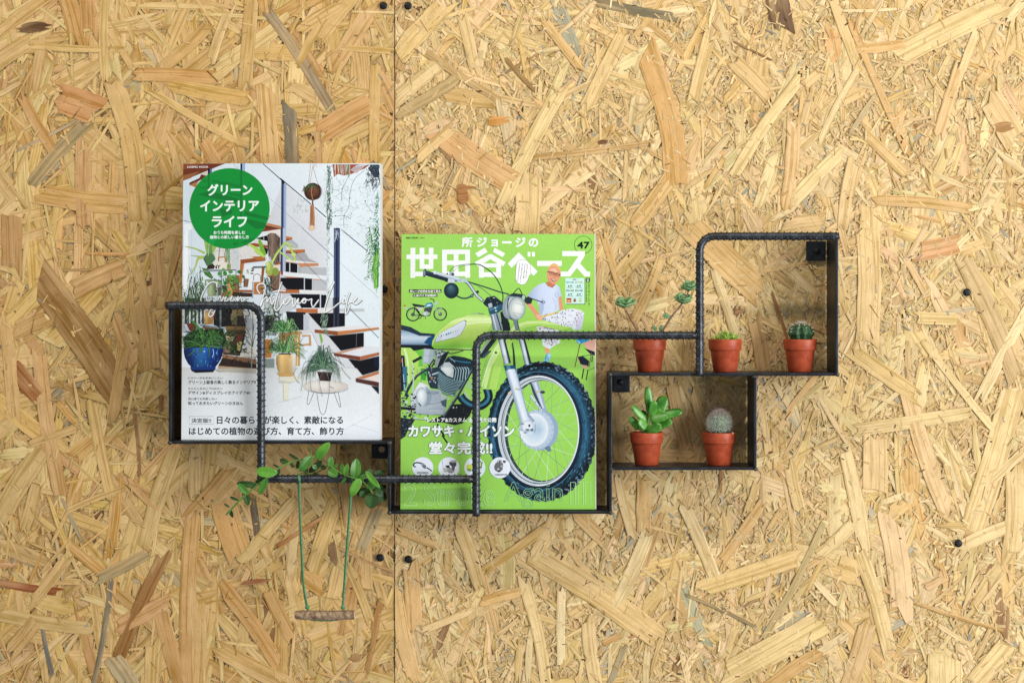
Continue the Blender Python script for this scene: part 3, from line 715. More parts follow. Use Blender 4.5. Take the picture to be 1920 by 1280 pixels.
for (ax, ay, bx, by, wd, mt, da, db) in ((398, 352, 622, 376, 128, 'L', -.014, -.012), (402, 500, 186, 486, 82, 'D', -.007, -.008), (305, 596, 208, 488, 84, 'A', -.007, -.011), (288, 592, 312, 724, 78, 'D', -.006, -.004),
        (512, 426, 425, 602, 92, 'A', -.009, -.010), (505, 425, 384, 482, 70, 'D', -.008, -.004), (215, 665, 113, 624, 36, 'D', -.006, -.004), (117, 737, 55, 698, 26, 'D', -.004, -.003), (125, 762, 146, 848, 48, 'D', -.004, -.002),
        (650, 318, 572, 284, 26, 'D', -.007, -.005), (642, 325, 626, 404, 42, 'D', -.006, -.003), (737, 272, 644, 230, 66, 'D', -.006, -.003), (852, 238, 738, 168, 36, 'D', -.005, -.002), (982, 196, 856, 356, 112, 'A', -.006, -.012), (846, 246, 828, 336, 46, 'D', -.004, .0),
        (1030, 226, 1172, 54, 118, 'L', -.006, -.008), (1092, 246, 948, 376, 84, 'D', -.004, .002), (1182, 326, 1188, 196, 78, 'A', -.006, -.009), (1158, 342, 1254, 404, 104, 'A', -.008, -.012), (1306, 376, 1308, 274, 54, 'A', -.007, -.006),
        (1338, 414, 1362, 280, 74, 'L', -.010, -.013), (1440, 436, 1462, 222, 132, 'A', -.007, -.009), (1500, 436, 1398, 618, 116, 'L', -.010, -.014), (1496, 476, 1596, 396, 122, 'D', -.004, -.001), (1556, 356, 1704, 534, 74, 'L', -.010, -.014),
        (1642, 392, 1772, 350, 76, 'D', .004, .012), (1606, 566, 1456, 592, 118, 'D', .002, .008), (1640, 596, 1604, 748, 172, 'D', .001, -.003), (1648, 604, 1786, 640, 130, 'D', .002, .010), (1352, 428, 1288, 492, 32, 'A', -.008, -.006), (1560, 420, 1510, 340, 70, 'D', .0, .006), (1000, 380, 1060, 392, 40, 'D', .002, .0), (600, 400, 640, 350, 36, 'D', -.004, 0), (1700, 470, 1640, 560, 90, 'D', .004, .0), (1560, 480, 1640, 540, 80, 'A', -.003, -.006), (1420, 380, 1380, 330, 60, 'D', -.003, .002), (1620, 330, 1580, 400, 66, 'D', .002, -.002), (1700, 560, 1770, 500, 80, 'D', .006, .010), (1250, 400, 1300, 340, 50, 'D', -.003, 0), (1080, 300, 1140, 330, 60, 'D', -.002, 0), (900, 300, 940, 380, 60, 'D', -.002, .002), (560, 450, 590, 400, 50, 'D', -.004, 0), (360, 540, 330, 470, 50, 'D', -.004, -.002), (1480, 470, 1540, 400, 80, 'A', -.006, -.010), (1590, 430, 1660, 470, 70, 'A', -.006, -.010), (1660, 540, 1720, 600, 80, 'D', .0, -.004), (1540, 560, 1500, 640, 80, 'D', .004, .002), (1740, 420, 1780, 480, 60, 'D', .008, .006), (1380, 420, 1430, 480, 50, 'D', -.005, -.004), (1210, 330, 1260, 280, 44, 'A', -.006, -.008), (1040, 330, 990, 290, 50, 'A', -.004, -.008), (760, 262, 790, 320, 40, 'D', -.005, -.004), (450, 470, 480, 540, 54, 'D', -.008, -.006)):
    oval_leaf(g7(ax, ay, da), g7(bx, by, db), wd*.84/5.647*S, {'L': M_LEAF_LT, 'D': M_LEAF_DK, 'A': M_LEAF_A}[mt])

# ------------------------------------------------------------------ little swing
sw = empty('miniature_swing', P(609, 1160, YG)); tag(sw, 'tiny driftwood swing hung by two green cords from the rod', 'swing')
def s8(x, y, dy=0): return P(x, y, YG+dy)-sw.location
ro = RR+.0012
def cord(pts):
    c = catmull(pts, 8); V, F = tube(c, .00095, 8, True, .75); mesh_obj('cord', V, F, M_CORD, sw, True)
def loop_top(x): return [s8(x+2.0, 905, -.001), s8(x+1.5, 900, -ro), s8(x+.5, 893, -ro*.9), s8(x, 888.6, -.0005), s8(x-.5, 891, ro*.9), s8(x, 900, ro), s8(x, 905.5, .0015)]
cord(loop_top(559)[::-1]); cord([s8(561, 890.5, -ro*.8), s8(562, 899, -ro), s8(561.5, 907, -.002), s8(562, 930, 0), s8(564.6, 997), s8(569.5, 1091), s8(576.3, 1137), s8(577, 1144)])
cord([s8(559.2, 904, .001), s8(560.4, 930, .0012), s8(563.2, 997, .0012), s8(568, 1091, .0012), s8(575, 1137, .0012)])
cord(loop_top(659)[::-1]); cord([s8(660.5, 891, -ro*.8), s8(660.5, 899, -ro), s8(659.5, 908, -.002), s8(658.5, 929), s8(651.6, 1021), s8(646, 1100), s8(643.5, 1136), s8(643.5, 1144)])
cord([s8(659.5, 904, .001), s8(657.2, 929, .0012), s8(650, 1021, .0012), s8(644.6, 1100, .0012), s8(642.6, 1136, .0012)])
for x in (576.5, 643.2):
    bm = bmesh.new(); bmesh.ops.create_icosphere(bm, subdivisions=2, radius=.0026)
    for v in bm.verts: v.co = v.co*(1+.28*noise.noise(v.co*700+Vector((x, 0, 0))))+s8(x, 1137.5)
    bm_obj('knot', bm, M_CORD, sw, True)
c = catmull([s8(577, 1158, .001), s8(590, 1161.6, .001), s8(625, 1162, .001), s8(643, 1158, .001)], 6); V, F = tube(c, .0011, 8); mesh_obj('cord', V, F, M_CORD, sw, True)
# seat: half-round stick with bark
V = []; F = []; n, m = 34, 22
for i in range(n):
    u = i/(n-1); x = 553+112*u; r = 9.4*S*(1-.25*max(0, 1-u*9)-.12*max(0, (u-.93)*10))
    for k in range(m):
        th = 2*math.pi*k/m; cz = math.sin(th); cy = math.cos(th)
        rr_ = r*(1+.10*noise.noise(Vector((x*.05, cy*1.4, cz*1.4)))+.06*noise.noise(Vector((x*.25, cy*4, cz*4))))
        zz = min(cz*rr_, r*.72)
        V.append(s8(x, 1150.8+1.2*math.sin(u*3), 0)+Vector((0, cy*rr_*1.25, zz)))
for i in range(n-1):
    for k in range(m): F.append((i*m+k, i*m+(k+1) % m, (i+1)*m+(k+1) % m, (i+1)*m+k))
seat = mesh_obj('seat', V, F, M_BARK, sw, True)
mesh_obj('sawn_end', [V[(n-1)*m+k]+Vector((.00002, 0, 0)) for k in range(m)], [tuple(range(m))], M_CUT, seat)
mesh_obj('sawn_end', [V[k]-Vector((.00002, 0, 0)) for k in range(m)], [tuple(range(m))[::-1]], M_CUT, seat)
# ------------------------------------------------------------------ magazines: printed covers
def make_print_mat():
    m, nt, b = newmat('glossy_print'); L = nt.links
    at = node(nt, 'ShaderNodeAttribute'); at.attribute_name = 'col'
    tc = node(nt, 'ShaderNodeTexCoord'); nz = node(nt, 'ShaderNodeTexNoise'); nz.inputs['Scale'].default_value = 55; nz.inputs['Detail'].default_value = 2
    L.new(tc.outputs['Object'], nz.inputs['Vector'])
    bp = node(nt, 'ShaderNodeBump'); bp.inputs['Strength'].default_value = 0.05; bp.inputs['Distance'].default_value = 0.002
    L.new(nz.outputs['Fac'], bp.inputs['Height']); L.new(bp.outputs['Normal'], b.inputs['Normal'])
    def mot(sc, det, a, c):
        n = node(nt, 'ShaderNodeTexNoise'); n.inputs['Scale'].default_value = sc; n.inputs['Detail'].default_value = det; L.new(tc.outputs['Object'], n.inputs['Vector'])
        r = node(nt, 'ShaderNodeMapRange'); r.inputs['From Min'].default_value = .3; r.inputs['From Max'].default_value = .7; r.inputs['To Min'].default_value = a; r.inputs['To Max'].default_value = c; L.new(n.outputs['Fac'], r.inputs['Value']); return r.outputs['Result']
    mm = node(nt, 'ShaderNodeMath', operation='MULTIPLY'); L.new(mot(420, 4, .955, 1.035), mm.inputs[0]); L.new(mot(35, 3, .97, 1.03), mm.inputs[1])
    sc_ = node(nt, 'ShaderNodeVectorMath', operation='SCALE'); L.new(at.outputs['Color'], sc_.inputs[0]); L.new(mm.outputs[0], sc_.inputs['Scale'])
    L.new(sc_.outputs[0], b.inputs['Base Color']); b.inputs['Roughness'].default_value = 0.24; b.inputs['Specular IOR Level'].default_value = 0.5
    return m
M_PRINT = make_print_mat()
def make_page_mat():
    m, nt, b = newmat('page_edges'); L = nt.links
    tc = node(nt, 'ShaderNodeTexCoord'); mp = node(nt, 'ShaderNodeMapping'); mp.inputs['Scale'].default_value = (0, 6000, 40)
    L.new(tc.outputs['Object'], mp.inputs['Vector']); nz = node(nt, 'ShaderNodeTexNoise'); nz.inputs['Scale'].default_value = 1; L.new(mp.outputs['Vector'], nz.inputs['Vector'])
    r = node(nt, 'ShaderNodeValToRGB'); r.color_ramp.elements[0].color = (*lin((190, 190, 184)), 1); r.color_ramp.elements[1].color = (*lin((240, 240, 236)), 1)
    L.new(nz.outputs['Fac'], r.inputs['Fac']); L.new(r.outputs['Color'], b.inputs['Base Color']); b.inputs['Roughness'].default_value = 0.7
    return m
M_PAGE = make_page_mat()

_txt = {}
def text_mesh(body, outline=False):
    key = (body, outline)
    if key in _txt: return _txt[key]
    c = bpy.data.curves.new('t', 'FONT'); c.body = body; c.size = 1; c.resolution_u = 4
    if outline: c.fill_mode = 'NONE'; c.offset = 0.03
    o = bpy.data.objects.new('t', c); COL.objects.link(o)
    dg = bpy.context.evaluated_depsgraph_get(); dg.update()
    m = bpy.data.meshes.new_from_object(o.evaluated_get(dg))
    v = np.array([(q.co.x, q.co.y) for q in m.vertices]); f = [tuple(p.vertices) for p in m.polygons]; e = [tuple(x.vertices) for x in m.edges]
    bpy.data.objects.remove(o); bpy.data.curves.remove(c); bpy.data.meshes.remove(m)
    _txt[key] = (v, f, e); return _txt[key]

class Print:
    """flat ink: every shape lies a few microns above the ones it overlaps. coordinates are photo pixels"""
    def __init__(self, x0, y0, x1, y1, desat=0.0, con=1.0): self.desat = desat; self.con = con; self.bb = (x0, y0, x1, y1); self.items = []; self.f = (0, 0, 1)
        
    def use(self, ox, oy, s): self.f = (ox, oy, s)
    def tr(self, pts): ox, oy, s = self.f; return [(ox+p[0]/s, oy+p[1]/s) for p in pts]
    def raw(self, V, F, col):
        x0, y0, x1, y1 = self.bb
        V = [(min(max(v[0], x0), x1), min(max(v[1], y0), y1), (v[2] if len(v) > 2 else 0.0)) for v in V]
        def ds(c):
            g = .3*c[0]+.55*c[1]+.15*c[2]; k = self.desat*max(0, c[0]-c[2])/255*1.6
            return lin(tuple(min(250, max(6, 185+((v*(1-k)+g*k)-185)*self.con)) for v in c))
        if F: self.items.append((V, F, [ds(c) for c in col] if isinstance(col, list) else ds(col)))
    def pgf(self, fn, *pts, sub=3):
        """shape filled with a tonal gradient; fn(u, v) over its bounding box"""
        q = self.tr(pts); t = tessellate_polygon([[Vector((x, y, 0)) for x, y in q]])
        T = [[q[i] for i in f] for f in t]
        for _ in range(sub):
            n = []
            for a, b, c in T:
                ab = ((a[0]+b[0])/2, (a[1]+b[1])/2); bc = ((b[0]+c[0])/2, (b[1]+c[1])/2); ca = ((a[0]+c[0])/2, (a[1]+c[1])/2)
                n += [[a, ab, ca], [ab, b, bc], [ca, bc, c], [ab, bc, ca]]
            T = n
        x0 = min(p[0] for p in q); x1 = max(p[0] for p in q); y0 = min(p[1] for p in q); y1 = max(p[1] for p in q)
        V = [p for f in T for p in f]; self.raw(V, [(3*i, 3*i+1, 3*i+2) for i in range(len(T))], [fn((p[0]-x0)/(x1-x0), (p[1]-y0)/(y1-y0)) for p in V])
    def gel(self, c0, c1, cx, cy, rx, ry=None, rot=0, hx=0.0, hy=0.0, pw=1.6, n=32):
        """rounded form: colour c0 at a highlight, c1 at the rim"""
        ry = rx if ry is None else ry; c, s_ = math.cos(math.radians(rot)), math.sin(math.radians(rot)); V = []; C = []; F = []; m = 6
        for j in range(m+1):
            r = j/m; f = r**pw; col = tuple(a+(b-a)*f for a, b in zip(c0, c1))
            for k in range(n):
                t = 2*math.pi*k/n; x, y = rx*(r*math.cos(t)+hx*(1-r)), ry*(r*math.sin(t)+hy*(1-r)); V.append((cx+x*c-y*s_, cy+x*s_+y*c)); C.append(col)
        for j in range(m):
            for k in range(n): F.append((j*n+k, j*n+(k+1) % n, (j+1)*n+(k+1) % n, (j+1)*n+k))
        self.raw(self.tr(V), F, C)
    def gst(self, cols, w_, *pts, sm=True, w2=None):
        """rounded bar: colours across its width"""
        q = [Vector((x, y, 0)) for x, y in self.tr(pts)]
        if sm and len(q) > 2: q = catmull(q, 5)
        n = len(q); m = len(cols); V = []; C = []; F = []
        for i in range(n):
            t = q[min(i+1, n-1)]-q[max(i-1, 0)]; t.normalize(); nr = Vector((t.y, -t.x, 0)); ww = w_ if w2 is None else w_+(w2-w_)*i/(n-1)
            for k in range(m): p_ = q[i]+nr*ww*(.5-k/(m-1)); V.append((p_.x, p_.y, i*1e-7)); C.append(cols[k])
        for i in range(n-1):
            for k in range(m-1): a = i*m+k; F.append((a, a+1, a+m+1, a+m))
        self.raw(V, F, C)
    def band(self, prof, n=72, mod=None):
        """ring of ellipses (cx, cy, rx, ry, colour), toned round its circumference"""
        V = []; C = []; F = []; m = len(prof)
        for (cx, cy, rx, ry, col) in prof:
            for k in range(n):
                t = 2*math.pi*k/n; f = mod(t) if mod else 1; V.append((cx+rx*math.cos(t), cy+ry*math.sin(t))); C.append(tuple(min(255, v*f) for v in col))
        for j in range(m-1):
            for k in range(n): F.append((j*n+k, j*n+(k+1) % n, (j+1)*n+(k+1) % n, (j+1)*n+k))
        self.raw(self.tr(V), F, C)
    def pg(self, col, *pts):
        q = self.tr(pts)
        t = tessellate_polygon([[Vector((x, y, 0)) for x, y in q]]); self.raw(q, [tuple(i) for i in t], col)
    def rc(self, col, x0, y0, x1, y1): self.pg(col, (x0, y0), (x1, y0), (x1, y1), (x0, y1))
    def el(self, col, cx, cy, rx, ry=None, rot=0, n=36, a0=0, a1=360):
        ry = rx if ry is None else ry; c, s = math.cos(math.radians(rot)), math.sin(math.radians(rot)); pts = []
        for k in range(n):
            t = math.radians(a0+(a1-a0)*k/(n if a1-a0 >= 360 else n-1)); x, y = rx*math.cos(t), ry*math.sin(t); pts.append((cx+x*c-y*s, cy+x*s+y*c))
        self.pg(col, *pts)
    def st(self, col, w_, *pts, sm=True, w2=None, closed=False):
        """stroke; width in photo pixels"""
        q = [Vector((x, y, 0)) for x, y in self.tr(pts)]
        if closed: q.append(q[0].copy())
        if sm and len(q) > 2: q = catmull(q, 5)
        n = len(q); V = []; F = []
        for i in range(n):
            t = q[min(i+1, n-1)]-q[max(i-1, 0)]
            if t.length < 1e-9: t = Vector((1, 0, 0))
            t.normalize(); nr = Vector((-t.y, t.x, 0)); ww = (w_ if w2 is None else w_+(w2-w_)*i/(n-1))/2
            a = q[i]+nr*ww; b = q[i]-nr*ww; V += [(a.x, a.y, i*1e-7), (b.x, b.y, i*1e-7)]
        for i in range(n-1): F.append((2*i, 2*i+1, 2*i+3, 2*i+2))
        self.raw(V, F, col)
    def ring(self, col, w_, cx, cy, rx, ry=None, n=48, rot=0, a0=0, a1=360):
        ry = rx if ry is None else ry; c, s = math.cos(math.radians(rot)), math.sin(math.radians(rot)); pts = []
        for k in range(n+1):
            t = math.radians(a0+(a1-a0)*k/n); x, y = rx*math.cos(t), ry*math.sin(t); pts.append((cx+x*c-y*s, cy+x*s+y*c))
        self.st(col, w_, *pts, sm=False)
    def tx(self, col, body, x0, y0, x1, y1, bold=0.0, edge=None, ew=.6):
        """lettering fitted to a box; bold in photo px"""
        v, f, _ = text_mesh(body); (a0, b0), (a1, b1) = v.min(0), v.max(0)
        (x0, y0), (x1, y1) = self.tr([(x0, y0), (x1, y1)])
        x0 += bold; x1 -= bold; y0 += bold; y1 -= bold
        def put(dx, dy, c):
            self.raw([(x0+(p[0]-a0)/(a1-a0)*(x1-x0)+dx, y1-(p[1]-b0)/(b1-b0)*(y1-y0)+dy) for p in v], f, c)
        if edge:
            for k in range(10):
                t = 2*math.pi*k/10; put((bold+ew)*math.cos(t), (bold+ew)*math.sin(t), edge)
        put(0, 0, col)
        if bold:
            for k in range(8):
                t = 2*math.pi*k/8; put(bold*math.cos(t), bold*math.sin(t), col)
    def outline(self, col, body, x0, y0, x1, y1, w_):
        v, f, e = text_mesh(body, True); (a0, b0), (a1, b1) = v.min(0), v.max(0)
        (x0, y0), (x1, y1) = self.tr([(x0, y0), (x1, y1)])
        q = [Vector((x0+(p[0]-a0)/(a1-a0)*(x1-x0), y1-(p[1]-b0)/(b1-b0)*(y1-y0))) for p in v]
        V = []; F = []
        for i, j in e:
            d = q[j]-q[i]
            if d.length < 1e-6: continue
            d.normalize(); nr = Vector((-d.y, d.x))*w_/2; b = len(V)
            for p in (q[i]+nr-d*w_*.3, q[i]-nr-d*w_*.3, q[j]-nr+d*w_*.3, q[j]+nr+d*w_*.3): V.append((p.x, p.y, len(V)*2e-8))
            F.append((b, b+1, b+2, b+3))
        self.raw(V, F, col)
    def build(self, name, W, H, y, parent, step=6e-6):
        x0, y0, x1, y1 = self.bb; n = len(self.items); bbs = np.zeros((n, 4)); lay = np.zeros(n)
        V = []; F = []; C = []
        for i, (v, f, c) in enumerate(self.items):
            a = np.array([(p[0], p[1]) for p in v]); bbs[i] = (*a.min(0), *a.max(0))
            if i:
                b = bbs[:i]; ov = (b[:, 0] < bbs[i, 2]) & (b[:, 2] > bbs[i, 0]) & (b[:, 1] < bbs[i, 3]) & (b[:, 3] > bbs[i, 1])
                lay[i] = lay[:i][ov].max()+1 if ov.any() else 0
            o = len(V); V += [((p[0]-x0)/(x1-x0)*W-W/2, y-lay[i]*step-p[2], (y1-p[1])/(y1-y0)*H) for p in v]
            F += [tuple(k+o for k in g) for g in f]; C += ([(*k, 1) for k in c] if isinstance(c, list) else [(*c, 1)]*len(v))
        ob = mesh_obj(name, V, F, M_PRINT, parent); m = ob.data
        ca = m.attributes.new('col', 'FLOAT_COLOR', 'POINT'); ca.data.foreach_set('color', np.array(C, dtype=np.float32).ravel())
        # make every face look at the reader
        bm = bmesh.new(); bm.from_mesh(m); bm.normal_update()
        for g in bm.faces:
            if g.normal.y > 0: g.normal_flip()
        bm.to_mesh(m); bm.free()
        return ob

def magazine(x0, y0, x1, y1, floor_py, ybot, ytop, thick, label, page_out):
    """stands on its shelf floor, leaning back"""
    zf = P(0, floor_py, YF).z+.0002
    ym = (ybot+ytop)/2; W = (x1-x0)*K(ym); xc = ((x0+x1)/2-CX)*K(ym)
    ztop = (CY-y0)*K(ytop); H0 = ztop-zf; H = math.hypot(H0, ytop-ybot)
    a = math.atan2(ytop-ybot, H0)
    root = empty('magazine', (xc, ybot+thick, zf), (-a, 0, 0)); tag(root, label, 'magazine')
    t = thick
    cov = bm_obj('front_cover', box_bm(-W/2, W/2, -t, -t+.0003, 0, H), M_PAGE, root)
    bm_obj('back_cover', box_bm(-W/2, W/2, -.0003, 0, 0, H), M_PAGE, root)
    bm_obj('spine', box_bm(-W/2, -W/2+.0003, -t+.00032, -.00032, .0001, H-.0001), M_PAGE, root)
    # page block fanned a little beyond the cover on the open side
    V = []; F = []; ns = 14
    q = random.Random(int(x0))
    for k in range(ns):
        yy0 = -t+.0004+(t-.0008)*k/ns; yy1 = yy0+(t-.0008)/ns*.86; xo = W/2+page_out*(q.uniform(.25, 1.0)); dz = q.uniform(0, .0006)
        b = len(V); V += [(-W/2+.0006, yy0, dz), (xo, yy0, dz), (xo, yy1, dz), (-W/2+.0006, yy1, dz), (-W/2+.0006, yy0, H-.0003-dz), (xo, yy0, H-.0003-dz), (xo, yy1, H-.0003-dz), (-W/2+.0006, yy1, H-.0003-dz)]
        F += [(b, b+3, b+2, b+1), (b+4, b+5, b+6, b+7), (b, b+1, b+5, b+4), (b+1, b+2, b+6, b+5), (b+2, b+3, b+7, b+6), (b+3, b, b+4, b+7)]
    mesh_obj('page_block', V, F, M_PAGE, root)
    return root, cov, W, H, -t-.00002

def bow(root, W, amp, curl):
    """a magazine is not a board: bend it gently across its width"""
    cuts = 10
    def dy(x):
        u = min(1.05, max(0, x/W+.5)); return -amp*math.sin(math.pi*u)-curl*max(0, (u-.72)/.28)**2+curl*.6*max(0, (.2-u)/.2)**2
    xs = [W*(k/cuts-.5) for k in range(-1, cuts+2)]; ys = [dy(x) for x in xs]
    for o in list(root.children)+[c for k in root.children for c in k.children]:
        bm = bmesh.new(); bm.from_mesh(o.data)
        for k in range(1, cuts):
            bmesh.ops.bisect_plane(bm, geom=bm.verts[:]+bm.edges[:]+bm.faces[:], dist=1e-7, plane_co=(-W/2+W*k/cuts, 0, 0), plane_no=(1, 0, 0))
        for v in bm.verts: v.co.y += float(np.interp(v.co.x, xs, ys))
        for f in bm.faces: f.smooth = o.name.startswith('cover_print')
        bm.to_mesh(o.data); bm.free()
# ------------------------------------------------------------------ cover one: a white stairwell full of plants
def mixc(*stops):
    """tonal ramp from (position, colour) stops"""
    def f(t):
        for (a, ca), (b, cb) in zip(stops, stops[1:]):
            if t <= b: k = max(0, (t-a)/(b-a)); return tuple(x+(y-x)*k for x, y in zip(ca, cb))
        return stops[-1][1]
    return f
def cover_one():
    p = Print(341.5, 307.5, 712.5, 825.2, .22, 1.07); q = random.Random(3)
    A = lambda: p.use(335, 300, 9.846)
    B = lambda: p.use(525, 300, 9.846)
    C = lambda: p.use(335, 430, 9.846)
    D = lambda: p.use(525, 430, 9.846)
    E_ = lambda: p.use(335, 560, 9.846)
    F_ = lambda: p.use(525, 560, 9.846)
    G = lambda: p.use(335, 690, 9.144)
    H_ = lambda: p.use(525, 690, 9.144)
    N = lambda: p.use(0, 0, 1)
    N(); bgm = mixc((0, (210, 222, 231)), (.5, (219, 228, 236)), (1, (230, 237, 243))); p.pgf(lambda u, v: bgm(u), (341, 307), (713, 307), (713, 826), (341, 826), sub=4)
    wlm = mixc((0, (190, 192, 200)), (.4, (208, 211, 217)), (1, (226, 230, 236))); p.pgf(lambda u, v: wlm(u*.6+(1-v)*.4), (530, 340), (615, 420), (615, 545), (530, 560), (500, 420))
    p.pg((226, 236, 242), (616, 307), (713, 307), (713, 690), (640, 690), (616, 560))
    p.rc((224, 232, 240), 341, 470, 358, 690); p.rc((234, 240, 246), 345, 430, 352, 600)
    flm = mixc((0, (206, 208, 208)), (.35, (224, 228, 232)), (.8, (236, 241, 246)), (1, (222, 228, 238))); p.pgf(lambda u, v: flm(.25*u+.75*v), (341, 690), (713, 690), (713, 826), (341, 826), sub=4)
    for a in ((358.8, 430, 358.8, 560), (352, 520, 352, 620)): p.st((188, 200, 214), .5, a[:2], a[2:])
    A(); brown = (122, 56, 30)
    p.pg(brown, (60, 75), (850, 75), (560, 190), (360, 270), (60, 392)); p.pg((160, 98, 56), (60, 290), (380, 215), (210, 340), (60, 392)); p.pg((148, 74, 40), (60, 75), (420, 75), (60, 190))
    p.pg((208, 196, 184), (375, 272), (520, 212), (520, 305)); p.pg((112, 52, 30), (180, 428), (370, 340), (400, 275), (530, 310), (350, 402), (180, 470)); p.pg((182, 120, 62), (180, 472), (350, 404), (300, 515))
    p.rc((16, 20, 34), 525, 165, 562, 330); p.rc((96, 116, 152), 562, 175, 602, 280)
    p.st((150, 155, 165), .6, (610, 170), (660, 215)); p.st((140, 146, 156), .6, (1000, 80), (1120, 195))
    p.rc((10, 18, 36), 1130, 75, 1162, 240); p.rc((150, 176, 216), 1162, 75, 1216, 260)
    p.st((28, 38, 58), 1.7, (1545, 75), (1900, 390), sm=False); p.st((150, 154, 164), .6, (1640, 690), (1900, 915))
    p.pg((224, 150, 92), (1650, 1035), (1685, 1040), (1670, 1085)); p.pg((202, 122, 62), (1640, 1178), (1885, 1236), (1885, 1280), (1600, 1212)); p.pg((112, 52, 28), (1600, 1214), (1800, 1262), (1885, 1282), (1885, 1320), (1580, 1300))
    p.st((170, 178, 188), .7, (70, 1120), (230, 1162)); p.st((90, 100, 110), .8, (70, 1128), (215, 1158)); p.rc((232, 236, 240), 80, 1190, 230, 1300)
    B()
    p.gst([(20, 30, 52), (60, 80, 116), (30, 44, 76)], 4.4, (40, 380), (40, 1285), sm=False); p.rc((150, 168, 206), 62, 455, 112, 1285); p.rc((190, 200, 216), 100, 470, 118, 1285)
    p.pg((20, 30, 52), (0, 350), (90, 420), (60, 470), (18, 400))
    p.st((32, 42, 56), 1.7, (0, 350), (570, 832), sm=False); p.st((32, 42, 56), 1.7, (640, 890), (850, 1072), sm=False)
    p.st((130, 136, 146), .7, (85, 975), (430, 1282), sm=False)
    # fern wisps by the basket
    for k in range(46):
        x, y = q.uniform(240, 540), q.uniform(690, 960); p.st((150+q.randint(-20, 30), 172, 150), .5, (x, y), (x+q.uniform(-40, 40), y+q.uniform(10, 60)))
    for a, b in (((560, 85), (520, 450)), ((605, 90), (545, 440)), ((612, 170), (690, 440)), ((640, 85), (600, 170)), ((660, 90), (665, 150))): p.st((186, 156, 130), .9, a, b)
    p.gel((128, 84, 60), (58, 34, 26), 598, 596, 158, 162, 0, .3, -.3)
    for k in range(60):
        t = q.uniform(0, 6.28); r = q.uniform(0, 140); x, y = 598+r*math.cos(t), 596+r*math.sin(t); p.st(q.choice(((58, 34, 24), (110, 70, 50), (70, 42, 30), (128, 84, 60))), .7, (x, y), (x+q.uniform(-30, 30), y+q.uniform(-20, 20)))
    for k in range(40):
        x = q.uniform(430, 700); p.st(q.choice(((60, 92, 62), (84, 112, 78), (50, 78, 58))), .9, (x, 440+abs(x-580)*.5), (x+q.uniform(-40, 40), 470+abs(x-580)*.8+q.uniform(0, 40)))
    p.st((120, 88, 70), 1, (690, 440), (770, 580), (720, 710), (610, 752)); p.st((180, 124, 84), 1.8, (590, 500), (575, 600), (600, 750)); p.st((170, 120, 80), 1.2, (440, 480), (430, 600))
    p.st((120, 76, 48), 2.6, (598, 745), (600, 850)); p.pg((176, 116, 74), (572, 840), (625, 840), (640, 1100), (632, 1285), (540, 1285), (555, 1080))
    for k in range(18): x = q.uniform(560, 625); p.st(q.choice(((206, 150, 104), (150, 92, 56), (190, 130, 88))), .6, (x, 850), (x+q.uniform(-12, 12), 1100), (x+q.uniform(-25, 25), 1290))
    # brown beam and hanging greenery
    p.pg((166, 82, 54), (960, 88), (1650, 92), (1560, 168), (1330, 262), (1180, 300), (1060, 268), (990, 330)); p.pg((204, 122, 84), (1330, 220), (1560, 150), (1400, 245))
    for k in range(24): x = q.uniform(990, 1300); p.st(q.choice(((214, 190, 170), (200, 205, 210), (120, 140, 110), (226, 220, 214))), .9, (x, 88), (x+q.uniform(-20, 20), q.uniform(180, 330)))
    for k in range(6): p.st((206, 210, 218), 1.2, (1300+k*20, 200+k*12), (1400+k*30, 120), (1530+k*20, 95))
    for k in range(190):
        y = q.uniform(85, 1280); x = 895+q.uniform(-28, 34)-max(0, (y-700))*.02; p.st(q.choice(((70, 104, 84), (96, 128, 108), (54, 84, 70), (130, 158, 142))), .8, (x, y), (x+q.uniform(-26, 26), y+q.uniform(14, 60)))
    for k in range(70):
        y = q.uniform(160, 900); x = 840+q.uniform(-40, 40); p.st((182, 200, 196), .5, (x, y), (x+q.uniform(-30, 30), y+q.uniform(20, 60)))
    for k in range(150):
        x, y = q.uniform(950, 1800), q.uniform(280, 1280); a = q.uniform(0, 6.28); L_ = q.uniform(40, 170)
        p.st(q.choice(((186, 198, 210), (168, 184, 198), (150, 168, 176), (196, 206, 214), (136, 152, 160))), q.choice((.4, .5, .6)), (x, y), (x+L_*.5*math.cos(a)+q.uniform(-15, 15), y+L_*.5*math.sin(a)), (x+L_*math.cos(a+.3), y+L_*math.sin(a+.3)))
    for a in (((1260, 300), (1180, 480), (1140, 560), (1130, 760)), ((1560, 200), (1400, 330), (1320, 480), (1280, 700)), ((1000, 560), (1080, 580)), ((1150, 900), (1000, 980), (940, 1020)), ((1280, 710), (1260, 900), (1180, 1040), (1180, 1270)), ((940, 1060), (1180, 1042), (1300, 1100)), ((1560, 770), (1640, 900), (1720, 1000))):
        p.st((120, 134, 146), .7, *a)
    for x, y in ((1280, 715), (1145, 540), (1180, 1045), (1570, 770), (1020, 1045), (1590, 480)): p.el((96, 112, 122), x, y, 12)
    p.pg((62, 70, 78), (1660, 95), (1822, 95), (1822, 340), (1720, 320), (1630, 180))
    for k in range(70): x, y = q.uniform(1580, 1820), q.uniform(95, 480); p.st(q.choice(((40, 50, 58), (84, 98, 120), (110, 124, 130), (64, 84, 120))), .8, (x, y), (x+q.uniform(-50, 30), y+q.uniform(10, 70)))
    for k in range(110):
        y = q.uniform(620, 1290); x = 1815-abs(q.gauss(0, 60))*(y-500)/700; p.st(q.choice(((40, 120, 72), (70, 150, 90), (110, 176, 140), (36, 96, 80))), 1.1, (x, y), (x+q.uniform(-30, 20), y+q.uniform(-20, 30)))
    D()
    p.st((122, 130, 142), .8, (415, -5), (1000, 530), sm=False); p.st((150, 158, 172), .6, (1090, 612), (1830, 1285), sm=False)
